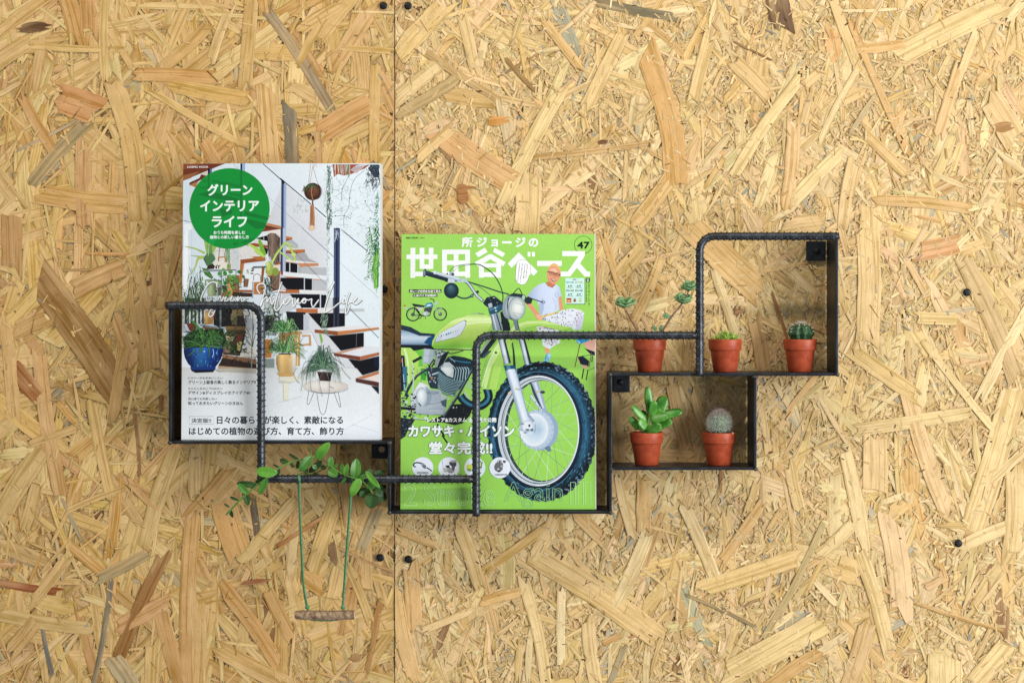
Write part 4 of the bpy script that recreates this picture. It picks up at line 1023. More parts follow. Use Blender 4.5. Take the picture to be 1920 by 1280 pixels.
    p.rc((36, 50, 84), 10, -10, 52, 800); p.rc((178, 192, 212), 55, -10, 112, 800); p.rc((84, 104, 140), 30, -10, 40, 800)
    p.el((226, 196, 170), 585, -10, 60, 50)
    p.pg((178, 180, 186), (110, 200), (230, 210), (330, 300), (330, 380), (110, 360)); p.pg((170, 170, 176), (110, 450), (460, 440), (540, 560), (700, 630), (110, 580))
    p.pg((206, 118, 54), (110, 142), (228, 162), (228, 200), (110, 232)); p.pg((150, 74, 34), (110, 196), (228, 196), (110, 234))
    p.pg((222, 214, 208), (110, 335), (330, 372), (460, 384), (460, 400), (110, 405)); p.pg((198, 112, 56), (110, 400), (462, 385), (462, 436), (330, 462), (110, 452)); p.pg((120, 62, 36), (110, 430), (330, 440), (300, 466), (110, 456))
    p.pg((224, 222, 222), (110, 568), (712, 636), (712, 660), (110, 625)); p.pg((212, 138, 92), (330, 640), (712, 640), (712, 686), (380, 712), (340, 660)); p.pg((206, 146, 104), (110, 608), (330, 640), (110, 628))
    p.pg((12, 16, 28), (108, 624), (172, 630), (172, 802), (108, 796)); p.pg((12, 16, 28), (194, 632), (322, 650), (322, 818), (194, 806)); p.pg((168, 180, 186), (345, 700), (395, 720), (390, 830), (345, 820)); p.pg((186, 188, 192), (395, 715), (860, 720), (860, 870), (395, 830))
    p.pg((226, 230, 234), (55, 795), (862, 872), (855, 945), (600, 925), (60, 884)); p.pg((212, 146, 108), (60, 876), (440, 908), (150, 908)); p.pg((214, 150, 112), (610, 935), (760, 940), (720, 965), (610, 955))
    p.pg((12, 17, 28), (15, 910), (442, 908), (442, 1132), (130, 1124), (15, 990)); p.pg((10, 14, 24), (464, 918), (592, 928), (592, 1134), (464, 1132)); p.pg((190, 192, 196), (612, 950), (862, 960), (862, 1150), (612, 1134))
    p.st((196, 202, 212), 1.8, (453, 905), (453, 1134)); p.st((196, 202, 212), 1.6, (602, 920), (602, 1134)); p.st((150, 100, 70), .9, (15, 910), (10, 1290))
    p.st((130, 136, 146), .9, (170, 330), (850, 1030), sm=False); p.rc((160, 60, 40), 20, 790, 58, 850)
    p.pg((192, 108, 52), (10, 1128), (362, 1128), (362, 1192), (10, 1192)); p.pg((226, 226, 228), (362, 1128), (862, 1150), (862, 1212), (362, 1194)); p.pg((14, 17, 28), (190, 1208), (742, 1216), (742, 1300), (250, 1300)); p.st((200, 205, 212), 1.4, (745, 1215), (745, 1300)); p.pg((20, 24, 34), (760, 1222), (860, 1226), (860, 1300), (760, 1300))
    p.gst([(40, 54, 88), (70, 88, 126), (46, 60, 96), (22, 30, 56), (92, 100, 132), (70, 78, 110)], 11, (1050, -10), (1050, 1290), sm=False)
    for k in range(16): p.st((176, 190, 204), .8, (1000+q.uniform(0, 80), q.uniform(20, 110)), (1040+q.uniform(-40, 60), q.uniform(60, 260)))
    for k in range(60): x, y = q.uniform(860, 920), q.uniform(-10, 1280); p.st(q.choice(((176, 196, 188), (200, 214, 208), (150, 176, 164))), .7, (x, y), (x+q.uniform(-16, 16), y+q.uniform(20, 60)))
    p.st((52, 62, 96), 1.6, (1130, 18), (1620, 422), sm=False)
    for k in range(26): x, y = q.uniform(1110, 1800), q.uniform(0, 300); p.st((190, 202, 212), .5, (x, y), (x+q.uniform(-60, 60), y+q.uniform(20, 80)))
    for (a, b) in (((1790, 60), (1580, 285)), ((1800, 215), (1625, 470)), ((1790, 420), (1640, 700)), ((1760, 560), (1560, 960)), ((1740, 700), (1640, 900)), ((1815, 120), (1700, 330)), ((1800, 330), (1650, 560))):
        for k in range(15):
            t = k/14; x = a[0]+(b[0]-a[0])*t; y = a[1]+(b[1]-a[1])*t; p.st(q.choice(((58, 128, 62), (44, 104, 58), (90, 160, 84))), 1.3, (x, y), (x+q.uniform(-46, 46), y+q.uniform(-14, 40)))
        p.st((196, 226, 204), 1.3, a, b)
    for k in range(60): x, y = q.uniform(1740, 1822), q.uniform(-10, 500); p.st(q.choice(((40, 104, 60), (70, 140, 80), (32, 84, 56))), 1.6, (x, y), (x+q.uniform(-40, 30), y+q.uniform(-10, 60)))
    p.pg((118, 186, 70), (1822, 330), (1745, 480), (1710, 720), (1740, 1110), (1815, 1090)); p.pg((150, 208, 96), (1800, 470), (1760, 640), (1770, 900), (1790, 700)); p.pg((86, 156, 60), (1822, 600), (1790, 900), (1800, 1080), (1822, 1080))
    for k in range(24): x, y = q.uniform(1720, 1815), q.uniform(500, 1100); p.st(q.choice(((90, 160, 60), (170, 216, 130), (70, 140, 50))), 1, (x, y), (x+q.uniform(-12, 12), y+q.uniform(40, 120)))
    # ---- plants on the left
    C()
    p.rc((196, 206, 218), 228, 0, 236, 480); p.rc((240, 244, 248), 90, 100, 150, 1280); p.rc((206, 214, 224), 190, 480, 200, 1280)
    p.pg((218, 214, 212), (640, 320), (1400, 330), (1460, 500), (1100, 740), (1060, 780), (900, 780), (640, 600)); p.pg((202, 206, 210), (960, 380), (1110, 400), (1120, 760), (980, 760))
    p.pg((216, 206, 202), (1390, 205), (1655, 270), (1655, 312), (1390, 262)); p.pg((166, 76, 42), (1395, 266), (1655, 316), (1655, 362), (1230, 312), (1350, 270)); p.pg((18, 18, 28), (1430, 180), (1630, 125), (1645, 235), (1450, 192)); p.st((200, 196, 200), .9, (1568, 140), (1572, 225))
    p.pg((228, 220, 214), (1520, 90), (1650, 40), (1880, 10), (1880, 130), (1700, 90)); p.pg((130, 62, 36), (1540, 60), (1560, 0), (1880, 0), (1680, 40)); p.pg((24, 22, 30), (1560, 345), (1650, 370), (1640, 470), (1480, 490), (1430, 440)); p.pg((24, 22, 30), (1620, 560), (1640, 580), (1600, 520))
    for k in range(14): x = q.uniform(860, 950); p.st(q.choice(((110, 150, 100), (140, 172, 130), (90, 126, 84))), 1, (x, 370), (x+q.uniform(-20, 20), 480), (x+q.uniform(-20, 30), q.uniform(560, 680)))
    for k in range(14): x, y = q.uniform(960, 1130), q.uniform(370, 560); p.st((150, 160, 160), .5, (x, y), (x+q.uniform(-50, 50), y+q.uniform(0, 60)))
    p.st((150, 150, 140), .6, (680, 430), (700, 410), (820, 410), (840, 520)); p.st((90, 80, 70), 1.3, (750, 350), (740, 520)); p.st((140, 140, 134), .6, (665, 440), (665, 540))
    p.st((184, 122, 60), 2.6, (735, 540), (735, 620), sm=False); p.st((190, 130, 66), 2.6, (725, 535), (850, 520), (880, 640), sm=False)
    p.pg((226, 220, 210), (640, 612), (800, 600), (905, 640), (905, 750), (640, 752)); p.pg((190, 150, 110), (890, 650), (965, 650), (965, 770), (890, 770)); p.pg((60, 46, 38), (535, 660), (640, 645), (640, 745), (515, 755)); p.tx((24, 22, 22), 'NY', 640, 672, 772, 742, .35)
    p.st((166, 190, 104), 4.6, (480, 455), (300, 370), (110, 328), w2=1.6); p.st((150, 176, 90), 3.6, (500, 520), (350, 512), (215, 500), w2=1); p.st((176, 196, 96), 6.5, (450, 530), (350, 560), (310, 690), (215, 850), w2=1.2)
    p.pg((148, 186, 88), (460, 215), (560, 250), (700, 330), (640, 450), (600, 520), (520, 520), (490, 380)); p.pg((106, 150, 100), (520, 300), (610, 300), (620, 470), (545, 520)); p.pg((84, 124, 84), (450, 560), (520, 450), (640, 470), (680, 560), (600, 660), (520, 690))
    p.st((190, 212, 130), 1.2, (560, 260), (540, 500)); p.st((70, 106, 62), 1.6, (470, 560), (520, 680))
    p.pg((70, 118, 56), (425, 720), (540, 745), (640, 900), (610, 935), (480, 850)); p.st((110, 156, 80), .9, (450, 740), (610, 900))
    p.st((150, 158, 160), 2.2, (385, 790), (1070, 768), sm=False); p.st((104, 112, 116), 1.4, (520, 770), (1060, 762), sm=False); p.st((120, 128, 132), 1.4, (392, 790), (392, 960)); p.st((110, 118, 122), 1.6, (1062, 770), (1062, 860))
    p.pg((222, 230, 238), (440, 860), (600, 940), (560, 1010), (470, 1040))
    p.pg((140, 160, 128), (480, 935), (785, 952), (660, 1004), (560, 1000)); p.pg((110, 128, 98), (480, 935), (785, 952), (640, 968)); vs = mixc((0, (150, 168, 128)), (.3, (174, 190, 152)), (1, (92, 110, 72))); p.pgf(lambda u, v: vs(u), (540, 1060), (600, 1010), (670, 1010), (715, 1100), (700, 1240), (560, 1258), (525, 1180)); 
    for k in range(60): x, y = q.uniform(300, 480), q.uniform(880, 1270); p.st(q.choice(((70, 120, 60), (100, 150, 70), (130, 170, 100), (54, 96, 54))), 1.1, (x+(1100-y)*.22, y), (x+(1100-y)*.22+q.uniform(-30, 20), y+q.uniform(40, 110)))
    p.pg((170, 176, 172), (700, 1010), (790, 1000), (790, 1260), (700, 1240)); p.pg((96, 90, 84), (720, 1100), (790, 1060), (790, 1250), (730, 1230))
    p.pg((146, 104, 66), (890, 860), (1120, 860), (1120, 1200), (1010, 1260), (800, 1260), (800, 1180), (900, 1140)); p.pg((212, 156, 84), (895, 1030), (960, 1010), (1010, 1240), (930, 1270)); p.pg((70, 54, 42), (800, 1040), (890, 1060), (900, 1150), (800, 1120)); p.pg((64, 50, 40), (1010, 1170), (1360, 1190), (1360, 1260), (960, 1260))
    p.st((190, 112, 52), 7.5, (1175, 640), (1140, 1010), w2=5, sm=False); p.st((160, 84, 42), 7.5, (1140, 612), (1600, 560), sm=False); p.pg((190, 110, 50), (1350, 520), (1560, 510), (1610, 570), (1460, 590)); p.st((152, 88, 42), 7, (1560, 700), (1520, 1000), sm=False); p.st((206, 132, 66), 2, (1200, 650), (1150, 1030), sm=False)
    p.pg((226, 230, 234), (1215, 682), (1540, 652), (1520, 960), (1380, 1135), (1275, 1135)); p.pg((180, 188, 184), (1250, 760), (1290, 750), (1300, 830), (1255, 830))
    for (x, y, a) in ((1360, 735, 36), (1350, 780, 34), (1345, 830, 36), (1370, 760, 18)): p.rc((46, 56, 66), x-a/2, y-12, x+a, y+10)
    p.st((110, 150, 110), 1, (1260, 760), (1300, 820)); p.st((60, 70, 80), 3.6, (1370, 718), (1620, 706), sm=False); p.st((150, 160, 170), 1, (1330, 735), (1620, 690))
    p.st((100, 108, 112), 1.2, (1385, 960), (1390, 870), (1450, 840), (1510, 870), (1510, 960)); p.pg((198, 122, 58), (1390, 990), (1560, 980), (1565, 1215), (1385, 1215)); p.st((150, 84, 38), .8, (1395, 1060), (1555, 1050)); p.st((150, 84, 38), .8, (1395, 1130), (1555, 1120)); p.pg((130, 100, 72), (1200, 920), (1300, 930), (1280, 1080), (1200, 1080)); p.pg((164, 84, 44), (1080, 1130), (1370, 1135), (1370, 1180), (1080, 1170))
    p.st((128, 142, 148), 2.2, (792, 765), (792, 1285), sm=False); p.st((150, 160, 166), 2.0, (1372, 980), (1370, 1285), sm=False)
    for (x, y) in ((830, 760), (750, 832), (860, 830), (950, 880), (890, 950), (1000, 930), (1090, 985), (865, 1010), (1000, 1085), (842, 1150), (950, 1180), (900, 1250), (1120, 800), (920, 700), (960, 800), (1050, 940), (770, 1000), (1200, 890), (980, 1000), (1020, 880)):
        p.el(q.choice(((72, 132, 62), (90, 150, 76), (58, 112, 56), (104, 164, 84))), x+q.uniform(-8, 8), y, q.uniform(30, 46), q.uniform(26, 40), q.uniform(0, 90))
    # trunk
    tk = mixc((0, (70, 58, 52)), (.35, (150, 128, 114)), (.6, (120, 100, 88)), (1, (76, 62, 56))); p.pgf(lambda u, v: tk(u), (1635, 115), (1700, 78), (1790, 90), (1872, 175), (1866, 620), (1826, 700), (1740, 640), (1660, 460), (1640, 330))
    p.pg((124, 98, 82), (1680, 880), (1872, 820), (1856, 1130), (1745, 1180), (1700, 1040))
    for k in range(60): x = q.uniform(1650, 1860); y = q.uniform(110, 620); p.st(q.choice(((72, 58, 52), (140, 120, 108), (88, 72, 64), (156, 136, 122))), .8, (x, y), (x+q.uniform(-10, 14), y+q.uniform(40, 130)))
    for k in range(26): x = q.uniform(1705, 1855); y = q.uniform(880, 1100); p.st(q.choice(((84, 62, 52), (156, 126, 106), (104, 80, 68))), .8, (x, y), (x+q.uniform(-8, 8), y+q.uniform(30, 80)))
    for k in range(70): x, y = q.uniform(1580, 1720), q.uniform(880, 1280); p.st(q.choice(((44, 64, 54), (70, 96, 76), (30, 44, 44), (110, 134, 112))), 1, (x, y), (x+q.uniform(-20, 20), y+q.uniform(30, 90)))
    p.pg((192, 96, 54), (1600, 800), (1880, 610), (1875, 840), (1670, 890)); p.pg((224, 210, 196), (1720, 690), (1880, 660), (1880, 780), (1800, 790))
    p.el((160, 180, 82), 1680, 740, 72, 130); p.el((190, 206, 110), 1660, 700, 34, 80); p.el((132, 158, 66), 1790, 800, 60, 80); p.el((206, 212, 150), 1630, 650, 34, 34)
    p.pg((172, 210, 86), (1255, 288), (1330, 290), (1460, 350), (1610, 490), (1570, 540), (1420, 450), (1390, 390)); p.pg((120, 176, 60), (1465, 225), (1500, 180), (1540, 260), (1620, 480), (1590, 500), (1500, 400)); p.st((206, 228, 130), 1, (1300, 310), (1560, 500))
    p.st((176, 208, 92), 3.6, (1715, 650), (1800, 480), (1920, 320), w2=4.2); p.st((210, 228, 140), 1.2, (1725, 640), (1810, 490), (1910, 350))
    D(); p.st((178, 212, 92), 3.6, (0, 395), (60, 300), (130, 275), (220, 420), (290, 600)); p.st((190, 220, 110), 2.6, (0, 430), (90, 500), (240, 600)); p.el((196, 222, 120), 255, 480, 40, 34); p.st((206, 228, 150), 1.2, (130, 262), (250, 320), (330, 385))
    # ---- middle band
    E_()
    p.rc((70, 78, 72), 66, 0, 480, 480); p.rc((200, 205, 208), 66, 0, 110, 640)
    for k in range(5): p.rc((216, 220, 224), 190+k*70, 190, 222+k*70, 520)
    for k in range(44): x, y = q.uniform(70, 500), q.uniform(-20, 420); p.st(q.choice(((60, 104, 60), (110, 140, 110), (40, 50, 46), (170, 180, 176))), 1, (x, y), (x+q.uniform(-30, 30), y+q.uniform(30, 90)))
    p.pg((36, 40, 40), (650, 190), (1260, 190), (1245, 530), (870, 530), (760, 540), (650, 500)); p.pg((150, 126, 90), (1000, 210), (1170, 200), (1180, 300), (1220, 480), (1000, 500), (960, 380)); p.pg((120, 130, 86), (1010, 300), (1080, 300), (1100, 440), (1020, 470)); p.pg((76, 66, 54), (1090, 320), (1220, 330), (1210, 500), (1080, 500))
    p.pg((192, 140, 70), (500, 235), (580, 230), (650, 320), (640, 480), (490, 492), (468, 410)); p.pg((216, 168, 96), (490, 280), (540, 260), (540, 470), (490, 460)); p.pg((90, 50, 30), (640, 300), (700, 290), (690, 400), (650, 400))
    p.pg((208, 210, 210), (1175, 200), (1440, 240), (1445, 920), (1275, 920), (1245, 500)); p.st((120, 130, 130), 1.6, (1375, 250), (1375, 900))
    p.pg((150, 86, 44), (430, 520), (720, 560), (720, 700), (560, 640)); p.pg((216, 220, 224), (430, 560), (600, 640), (480, 720), (420, 640)); p.pg((140, 70, 44), (140, 460), (330, 480), (320, 640), (200, 600))
    p.st((128, 134, 138), 2.4, (400, 500), (780, 552), sm=False); p.st((130, 138, 142), 3.4, (778, 190), (778, 560), sm=False)
    p.pg((156, 120, 72), (865, 520), (1255, 520), (1235, 590), (880, 604)); p.pg((116, 84, 50), (880, 590), (1235, 580), (1220, 620), (900, 622))
    p.pg((74, 58, 46), (880, 620), (1255, 600), (1210, 820), (1140, 1070), (830, 1040), (820, 760)); p.pg((196, 180, 150), (880, 700), (1040, 720), (1000, 800), (880, 800)); p.pg((110, 56, 40), (1060, 690), (1210, 640), (1170, 780), (1060, 800)); p.pg((176, 166, 100), (1090, 820), (1190, 790), (1140, 980), (1080, 960)); p.pg((140, 120, 100), (840, 840), (960, 870), (960, 1010), (840, 1010)); p.pg((40, 56, 36), (960, 870), (1100, 880), (1060, 1040), (980, 1020))
    p.pg((146, 108, 76), (820, 1040), (1450, 1130), (1450, 1225), (820, 1100)); p.pg((58, 44, 38), (820, 1100), (1450, 1225), (1450, 1300), (740, 1250)); p.pg((180, 150, 120), (740, 1250), (1450, 1300), (1450, 1340), (740, 1330))
    p.pg((218, 214, 204), (1150, 1085), (1175, 1000), (1260, 930), (1350, 915), (1445, 925), (1445, 1115)); p.pg((176, 172, 162), (1150, 1085), (1445, 1080), (1445, 1115))
    for a in (((1370, 900), (1330, 700), (1255, 560)), ((1365, 900), (1280, 780), (1250, 700)), ((1375, 900), (1400, 760), (1430, 640)), ((1370, 860), (1385, 600), (1400, 480)), ((1360, 880), (1300, 840), (1250, 770))): p.st((58, 86, 78), 1.1, *a)
    p.st((140, 148, 152), 1.8, (1358, 900), (1356, 1290), sm=False)
    p.st((24, 30, 34), .9, (1300, 215), (1300, 330), (1230, 390))
    # blue bowl with fern
    bl = mixc((0, (30, 44, 84)), (.18, (22, 54, 120)), (.42, (66, 136, 206)), (.6, (36, 92, 176)), (.8, (20, 54, 128)), (1, (12, 30, 84))); p.pgf(lambda u, v: tuple(c*(1.1-.5*v) for c in bl(u)), (100, 900), (300, 880), (560, 870), (820, 860), (836, 940), (825, 1020), (790, 1120), (740, 1210), (680, 1280), (640, 1330), (330, 1340), (260, 1290), (180, 1210), (120, 1100), (98, 1000))
    for k in range(46): x, y = q.uniform(240, 760), q.uniform(930, 1260); p.st(q.choice(((70, 140, 206), (44, 104, 186), (24, 60, 140), (90, 164, 220))), q.choice((.7, 1.1)), (x, y), (x+q.uniform(-20, 20), y+q.uniform(20, 80)))
    p.st((170, 206, 232), 1.3, (640, 940), (655, 1020), (630, 1100)); p.el((160, 200, 230), 480, 985, 18, 14)
    p.pg((18, 24, 46), (290, 1320), (680, 1300), (660, 1352), (330, 1365))
    p.pg((34, 54, 34), (100, 720), (300, 600), (820, 560), (900, 800), (820, 870), (400, 920), (120, 900))
    for k in range(120):
        a = q.uniform(math.pi*.95, math.pi*2.05); L_ = q.uniform(150, 420); x, y = 460+q.uniform(-60, 60), 870
        p.st(q.choice(((52, 98, 46), (34, 70, 38), (80, 132, 62), (28, 54, 32), (110, 150, 110))), q.uniform(1, 2.2), (x, y), (x+L_*.6*math.cos(a), y+L_*.8*math.sin(a)), (x+L_*1.1*math.cos(a), y+L_*.75*math.sin(a)+q.uniform(0, 60)), w2=.6)
    p.st((70, 146, 52), 5, (450, 740), (380, 560), (230, 400), w2=3); p.st((100, 172, 70), 1.4, (440, 720), (370, 560), (240, 410)); p.st((84, 136, 60), 4, (570, 860), (600, 720), (660, 600), w2=2.5)
    for (a, b) in (((400, 860), (390, 1080)), ((560, 880), (565, 1100)), ((320, 950), (170, 1070)), ((880, 800), (1100, 1090)), ((440, 880), (420, 1000))): p.st((76, 120, 56), 3, a, ((a[0]+b[0])/2+14, (a[1]+b[1])/2), b, w2=1)
    # right of the rod
    p.pg((188, 194, 194), (1590, 0), (1930, 0), (1930, 260), (1590, 260)); p.pg((60, 60, 66), (1600, 330), (1780, 300), (1880, 380), (1870, 560), (1780, 640), (1600, 600)); p.el((200, 196, 214), 1815, 470, 52, 110)
    for k in range(40): x, y = q.uniform(1590, 1900), q.uniform(60, 640); p.st(q.choice(((70, 84, 70), (110, 120, 100), (50, 60, 56), (150, 150, 130))), 1, (x, y), (x+q.uniform(-30, 30), y+q.uniform(30, 100)))
    p.pg((204, 124, 52), (1595, 760), (1750, 770), (1720, 1100), (1595, 1110)); p.pg((150, 160, 158), (1595, 640), (1850, 640), (1800, 700), (1600, 690)); p.rc((140, 150, 144), 1590, 1120, 1780, 1290)
    def leafy(x0, y0, x1, y1, n, cols, wmin=.6, wmax=1.7, L=26, ang=(200, 340)):
        N()
        for k in range(n):
            x, y = q.uniform(x0, x1), q.uniform(y0, y1); a = math.radians(q.uniform(*ang)); l = q.uniform(.3, 1)*L
            p.st(q.choice(cols), q.uniform(wmin, wmax), (x, y), (x+l*.5*math.cos(a)+q.uniform(-2, 2), y+l*.5*math.sin(a)), (x+l*math.cos(a), y+l*math.sin(a)+q.uniform(0, 6)), w2=.4)
    gr = ((46, 84, 44), (30, 58, 36), (70, 116, 58), (24, 40, 30), (96, 140, 76), (58, 92, 62)); dkc = ((26, 30, 30), (44, 40, 36), (64, 58, 48), (20, 24, 28), (90, 78, 62))
    leafy(343, 540, 372, 600, 60, gr, L=18); leafy(372, 560, 400, 585, 40, dkc+gr[:2], L=12); leafy(400, 578, 470, 612, 90, dkc, .6, 2.0, 12, (0, 360)); leafy(425, 620, 465, 662, 70, dkc+gr[:3], .6, 2.2, 11, (0, 360))
    leafy(344, 625, 432, 652, 90, gr, .7, 1.8, 30); leafy(498, 570, 528, 625, 90, dkc+gr, .6, 1.8, 16, (0, 360)); leafy(505, 650, 560, 664, 70, gr, .6, 1.4, 30); leafy(400, 520, 455, 556, 60, gr, .7, 2.2, 9, (0, 360)); leafy(492, 520, 512, 560, 50, gr[:2]+dkc, .7, 1.6, 12, (0, 360)); leafy(346, 500, 380, 556, 50, gr, .6, 1.4, 22, (70, 110))
    leafy(415, 655, 486, 680, 40, dkc, .6, 1.6, 10, (0, 360)); leafy(690, 420, 712, 520, 70, ((48, 110, 60), (84, 150, 80), (34, 84, 60), (120, 180, 110)), .7, 1.6, 16, (60, 160)); leafy(696, 310, 712, 350, 40, ((40, 48, 56), (70, 84, 104), (30, 38, 44)), .7, 1.4, 14, (60, 160)); leafy(612, 310, 622, 425, 60, ((70, 104, 84), (96, 128, 108), (54, 84, 70)), .6, 1.2, 10, (60, 120))
    # ---- lower flight of steps
    F_()
    p.pg((196, 200, 204), (0, 0), (300, 0), (300, 190), (0, 300)); p.pg((14, 17, 28), (290, -5), (742, -5), (742, 188), (410, 188)); p.st((200, 206, 212), 1.4, (745, -5), (745, 190)); p.pg((22, 26, 36), (760, -5), (850, -5), (850, 190), (760, 190)); p.pg((208, 214, 216), (880, -5), (990, -5), (990, 200), (850, 200))
    p.pg((212, 214, 220), (420, 270), (520, 285), (1390, 1280), (900, 1280), (600, 640), (440, 420))
    p.pg((198, 108, 58), (312, 192), (702, 196), (702, 282), (312, 268)); p.pg((226, 224, 222), (702, 196), (985, 196), (985, 276), (702, 282)); p.rc((230, 232, 234), 420, 184, 985, 200)
    p.pg((14, 18, 28), (522, 286), (992, 280), (992, 545), (772, 556)); p.pg((16, 20, 28), (1096, 280), (1202, 280), (1202, 520), (1096, 532)); p.rc((196, 202, 204), 1100, 196, 1560, 255)
    p.gst([(36, 38, 56), (60, 62, 86), (40, 42, 60), (22, 24, 38), (72, 72, 96), (54, 54, 76)], 11.8, (1043, -5), (1043, 600), sm=False)
    p.pg((228, 226, 226), (655, 576), (1200, 522), (1832, 520), (1832, 548), (1075, 614)); p.pg((152, 82, 46), (645, 580), (1072, 616), (1072, 690), (645, 642)); p.pg((208, 128, 68), (1072, 616), (1832, 542), (1832, 578), (1072, 690))
    p.pg((14, 18, 26), (892, 690), (1072, 692), (1552, 640), (1552, 890), (1132, 972)); p.st((110, 112, 110), .9, (1418, 660), (1412, 905))
    p.st((126, 132, 140), .9, (1290, 190), (1832, 738), sm=False)
    p.pg((222, 224, 230), (1008, 1010), (1540, 896), (1835, 900), (1835, 1000), (1480, 1078)); p.pg((206, 150, 110), (1008, 1010), (1540, 896), (1560, 905), (1130, 1025)); p.pg((126, 66, 46), (1004, 1012), (1482, 1078), (1482, 1152), (1004, 1066)); p.pg((188, 106, 62), (1482, 1078), (1838, 1000), (1838, 1052), (1482, 1152))
    p.pg((14, 18, 26), (1270, 1122), (1482, 1156), (1838, 1070), (1838, 1290), (1400, 1290)); p.rc((22, 34, 58), 1740, 1090, 1838, 1290)
    # dark pot, chair, yellow pot
    p.pg((34, 34, 42), (120, 250), (480, 270), (440, 590), (180, 600)); p.pg((196, 200, 210), (440, 300), (560, 340), (520, 590), (440, 590)); p.pg((214, 214, 214), (180, 600), (600, 590), (560, 640), (200, 640))
    p.st((206, 140, 66), 5, (170, 648), (410, 640), sm=False); p.st((206, 150, 76), 6.5, (350, 640), (345, 1250), sm=False); p.st((236, 206, 150), 2, (335, 700), (330, 1250), sm=False); p.st((214, 152, 76), 3.4, (420, 700), (560, 690), (570, 880), sm=False); p.st((214, 152, 76), 3, (420, 870), (570, 850)); p.st((190, 130, 62), 3, (200, 900), (340, 880))
    p.pg((184, 160, 120), (0, 700), (320, 660), (320, 1000), (0, 1000)); p.pg((150, 120, 70), (0, 640), (200, 640), (200, 760), (0, 800))
    N(); yp = mixc((0, (176, 128, 64)), (.25, (240, 204, 132)), (.55, (222, 174, 98)), (.78, (226, 196, 150)), (.9, (236, 232, 226)), (1, (200, 196, 190))); p.pgf(lambda u, v: tuple(c*(1.04-.2*v) for c in yp(u)), (520, 668), (527, 664.5), (549, 664.5), (556, 670), (556.5, 684), (551, 699), (545, 704), (529, 704), (523, 697), (519, 682)); p.pg((206, 160, 92), (520, 700), (553, 700), (549, 707), (526, 707)); p.rc((92, 78, 58), 524, 663.5, 547, 666)
    F_()
    for k in range(150):
        a = q.uniform(math.pi, 2*math.pi); L_ = q.uniform(120, 420); x, y = 100+q.uniform(-60, 60), q.choice((1000, 620)); L_ *= .75 if y == 620 else 1
        p.st(q.choice(((92, 146, 84), (60, 112, 70), (132, 180, 104), (48, 90, 64), (150, 196, 140))), q.uniform(.8, 1.8), (x, y), (x+L_*.6*math.cos(a), y+L_*.9*math.sin(a)), (x+L_*math.cos(a), y+L_*.7*math.sin(a)+q.uniform(0, 140)), w2=.5)
    for k in range(34): x = 830+q.uniform(-60, 60); y = q.uniform(250, 640); p.st(q.choice(((130, 160, 140), (170, 190, 170), (100, 134, 110))), .9, (x, y), (x+q.uniform(-40, 40), y+q.uniform(40, 110)))
    p.pg((130, 180, 80), (725, 660), (770, 660), (800, 790), (770, 860))
    # spider plant and round table
    H_()
    p.pg((222, 218, 202), (0, 160), (360, 150), (360, 225), (200, 245), (0, 225)); p.pg((226, 224, 206), (70, 235), (162, 240), (156, 572), (74, 552)); p.pg((200, 200, 184), (0, 235), (240, 245), (160, 270), (0, 262))
    p.el((190, 196, 202), 800, 350, 385, 100); p.gel((232, 228, 222), (208, 200, 194), 785, 318, 392, 108, 0, -.3, -.2)
    p.st((58, 60, 66), .9, (545, 400), (700, 436), (860, 440), (975, 420))
    for a in (((505, 395), (476, 590), (490, 628), (520, 600), (592, 420)), ((640, 430), (690, 720), (740, 802), (792, 740), (850, 440)), ((935, 430), (1020, 650), (1048, 650), (1005, 410))): p.st((62, 66, 74), .85, *a)
    p.el((206, 208, 212), 770, 212, 165, 30); pt = mixc((0, (40, 30, 30)), (.3, (84, 62, 60)), (1, (26, 18, 20))); p.pgf(lambda u, v: pt(u), (645, 72), (902, 78), (872, 236), (690, 226)); p.pg((82, 60, 58), (645, 72), (902, 78), (896, 102), (652, 98))
    p.use(525, 560, 9.846)
    for k in range(150):
        a = q.uniform(math.pi*.9, math.pi*2.1); L_ = q.uniform(90, 350); x, y = 790+q.uniform(-60, 60), 1290; dr = q.uniform(0, 300)*abs(math.cos(a))**1.5
        p.st(q.choice(((58, 92, 78), (84, 122, 96), (40, 72, 66), (112, 148, 116), (70, 104, 84), (150, 176, 152))), q.uniform(.7, 1.3), (x, y), (x+L_*.5*math.cos(a), y+L_*1.1*math.sin(a)-40), (x+L_*.95*math.cos(a), y+L_*.8*math.sin(a)-10), (x+L_*1.15*math.cos(a), y+L_*.5*math.sin(a)+dr), w2=.4)
    H_()
    for a in (((760, 60), (690, 200), (700, 330), (740, 495)), ((770, 60), (840, 180), (860, 300), (855, 430)), ((540, 60), (530, 240), (550, 400)), ((440, 60), (400, 250), (375, 400)), ((300, 0), (250, 100), (290, 210), (350, 270)), ((1060, 0), (1140, 110), (1225, 195)), ((860, 320), (935, 350))): p.st((96, 116, 112), .7, *a)
    p.pg((12, 16, 28), (1310, -5), (1702, -5), (1702, 50), (1425, 132)); p.pg((198, 122, 78), (1312, 182), (1702, 60), (1702, 116), (1440, 192)); p.pg((228, 216, 210), (1440, 192), (1702, 112), (1702, 252)); p.pg((92, 52, 46), (1310, 184), (1702, 254), (1702, 330), (1310, 246)); p.pg((16, 30, 50), (1572, 312), (1702, 334), (1702, 455))
    p.st((184, 194, 202), .5, (1120, 1060), (1600, 800)); p.st((184, 194, 202), .5, (1240, 970), (1700, 1110)); p.st((190, 198, 204), .5, (0, 590), (400, 490))
    # lower left captions
    G()
    p.pg((186, 180, 170), (640, 40), (900, 85), (1340, 100), (1340, 20), (900, 10), (700, 20)); p.pg((170, 164, 156), (620, 40), (860, 75), (700, 80))
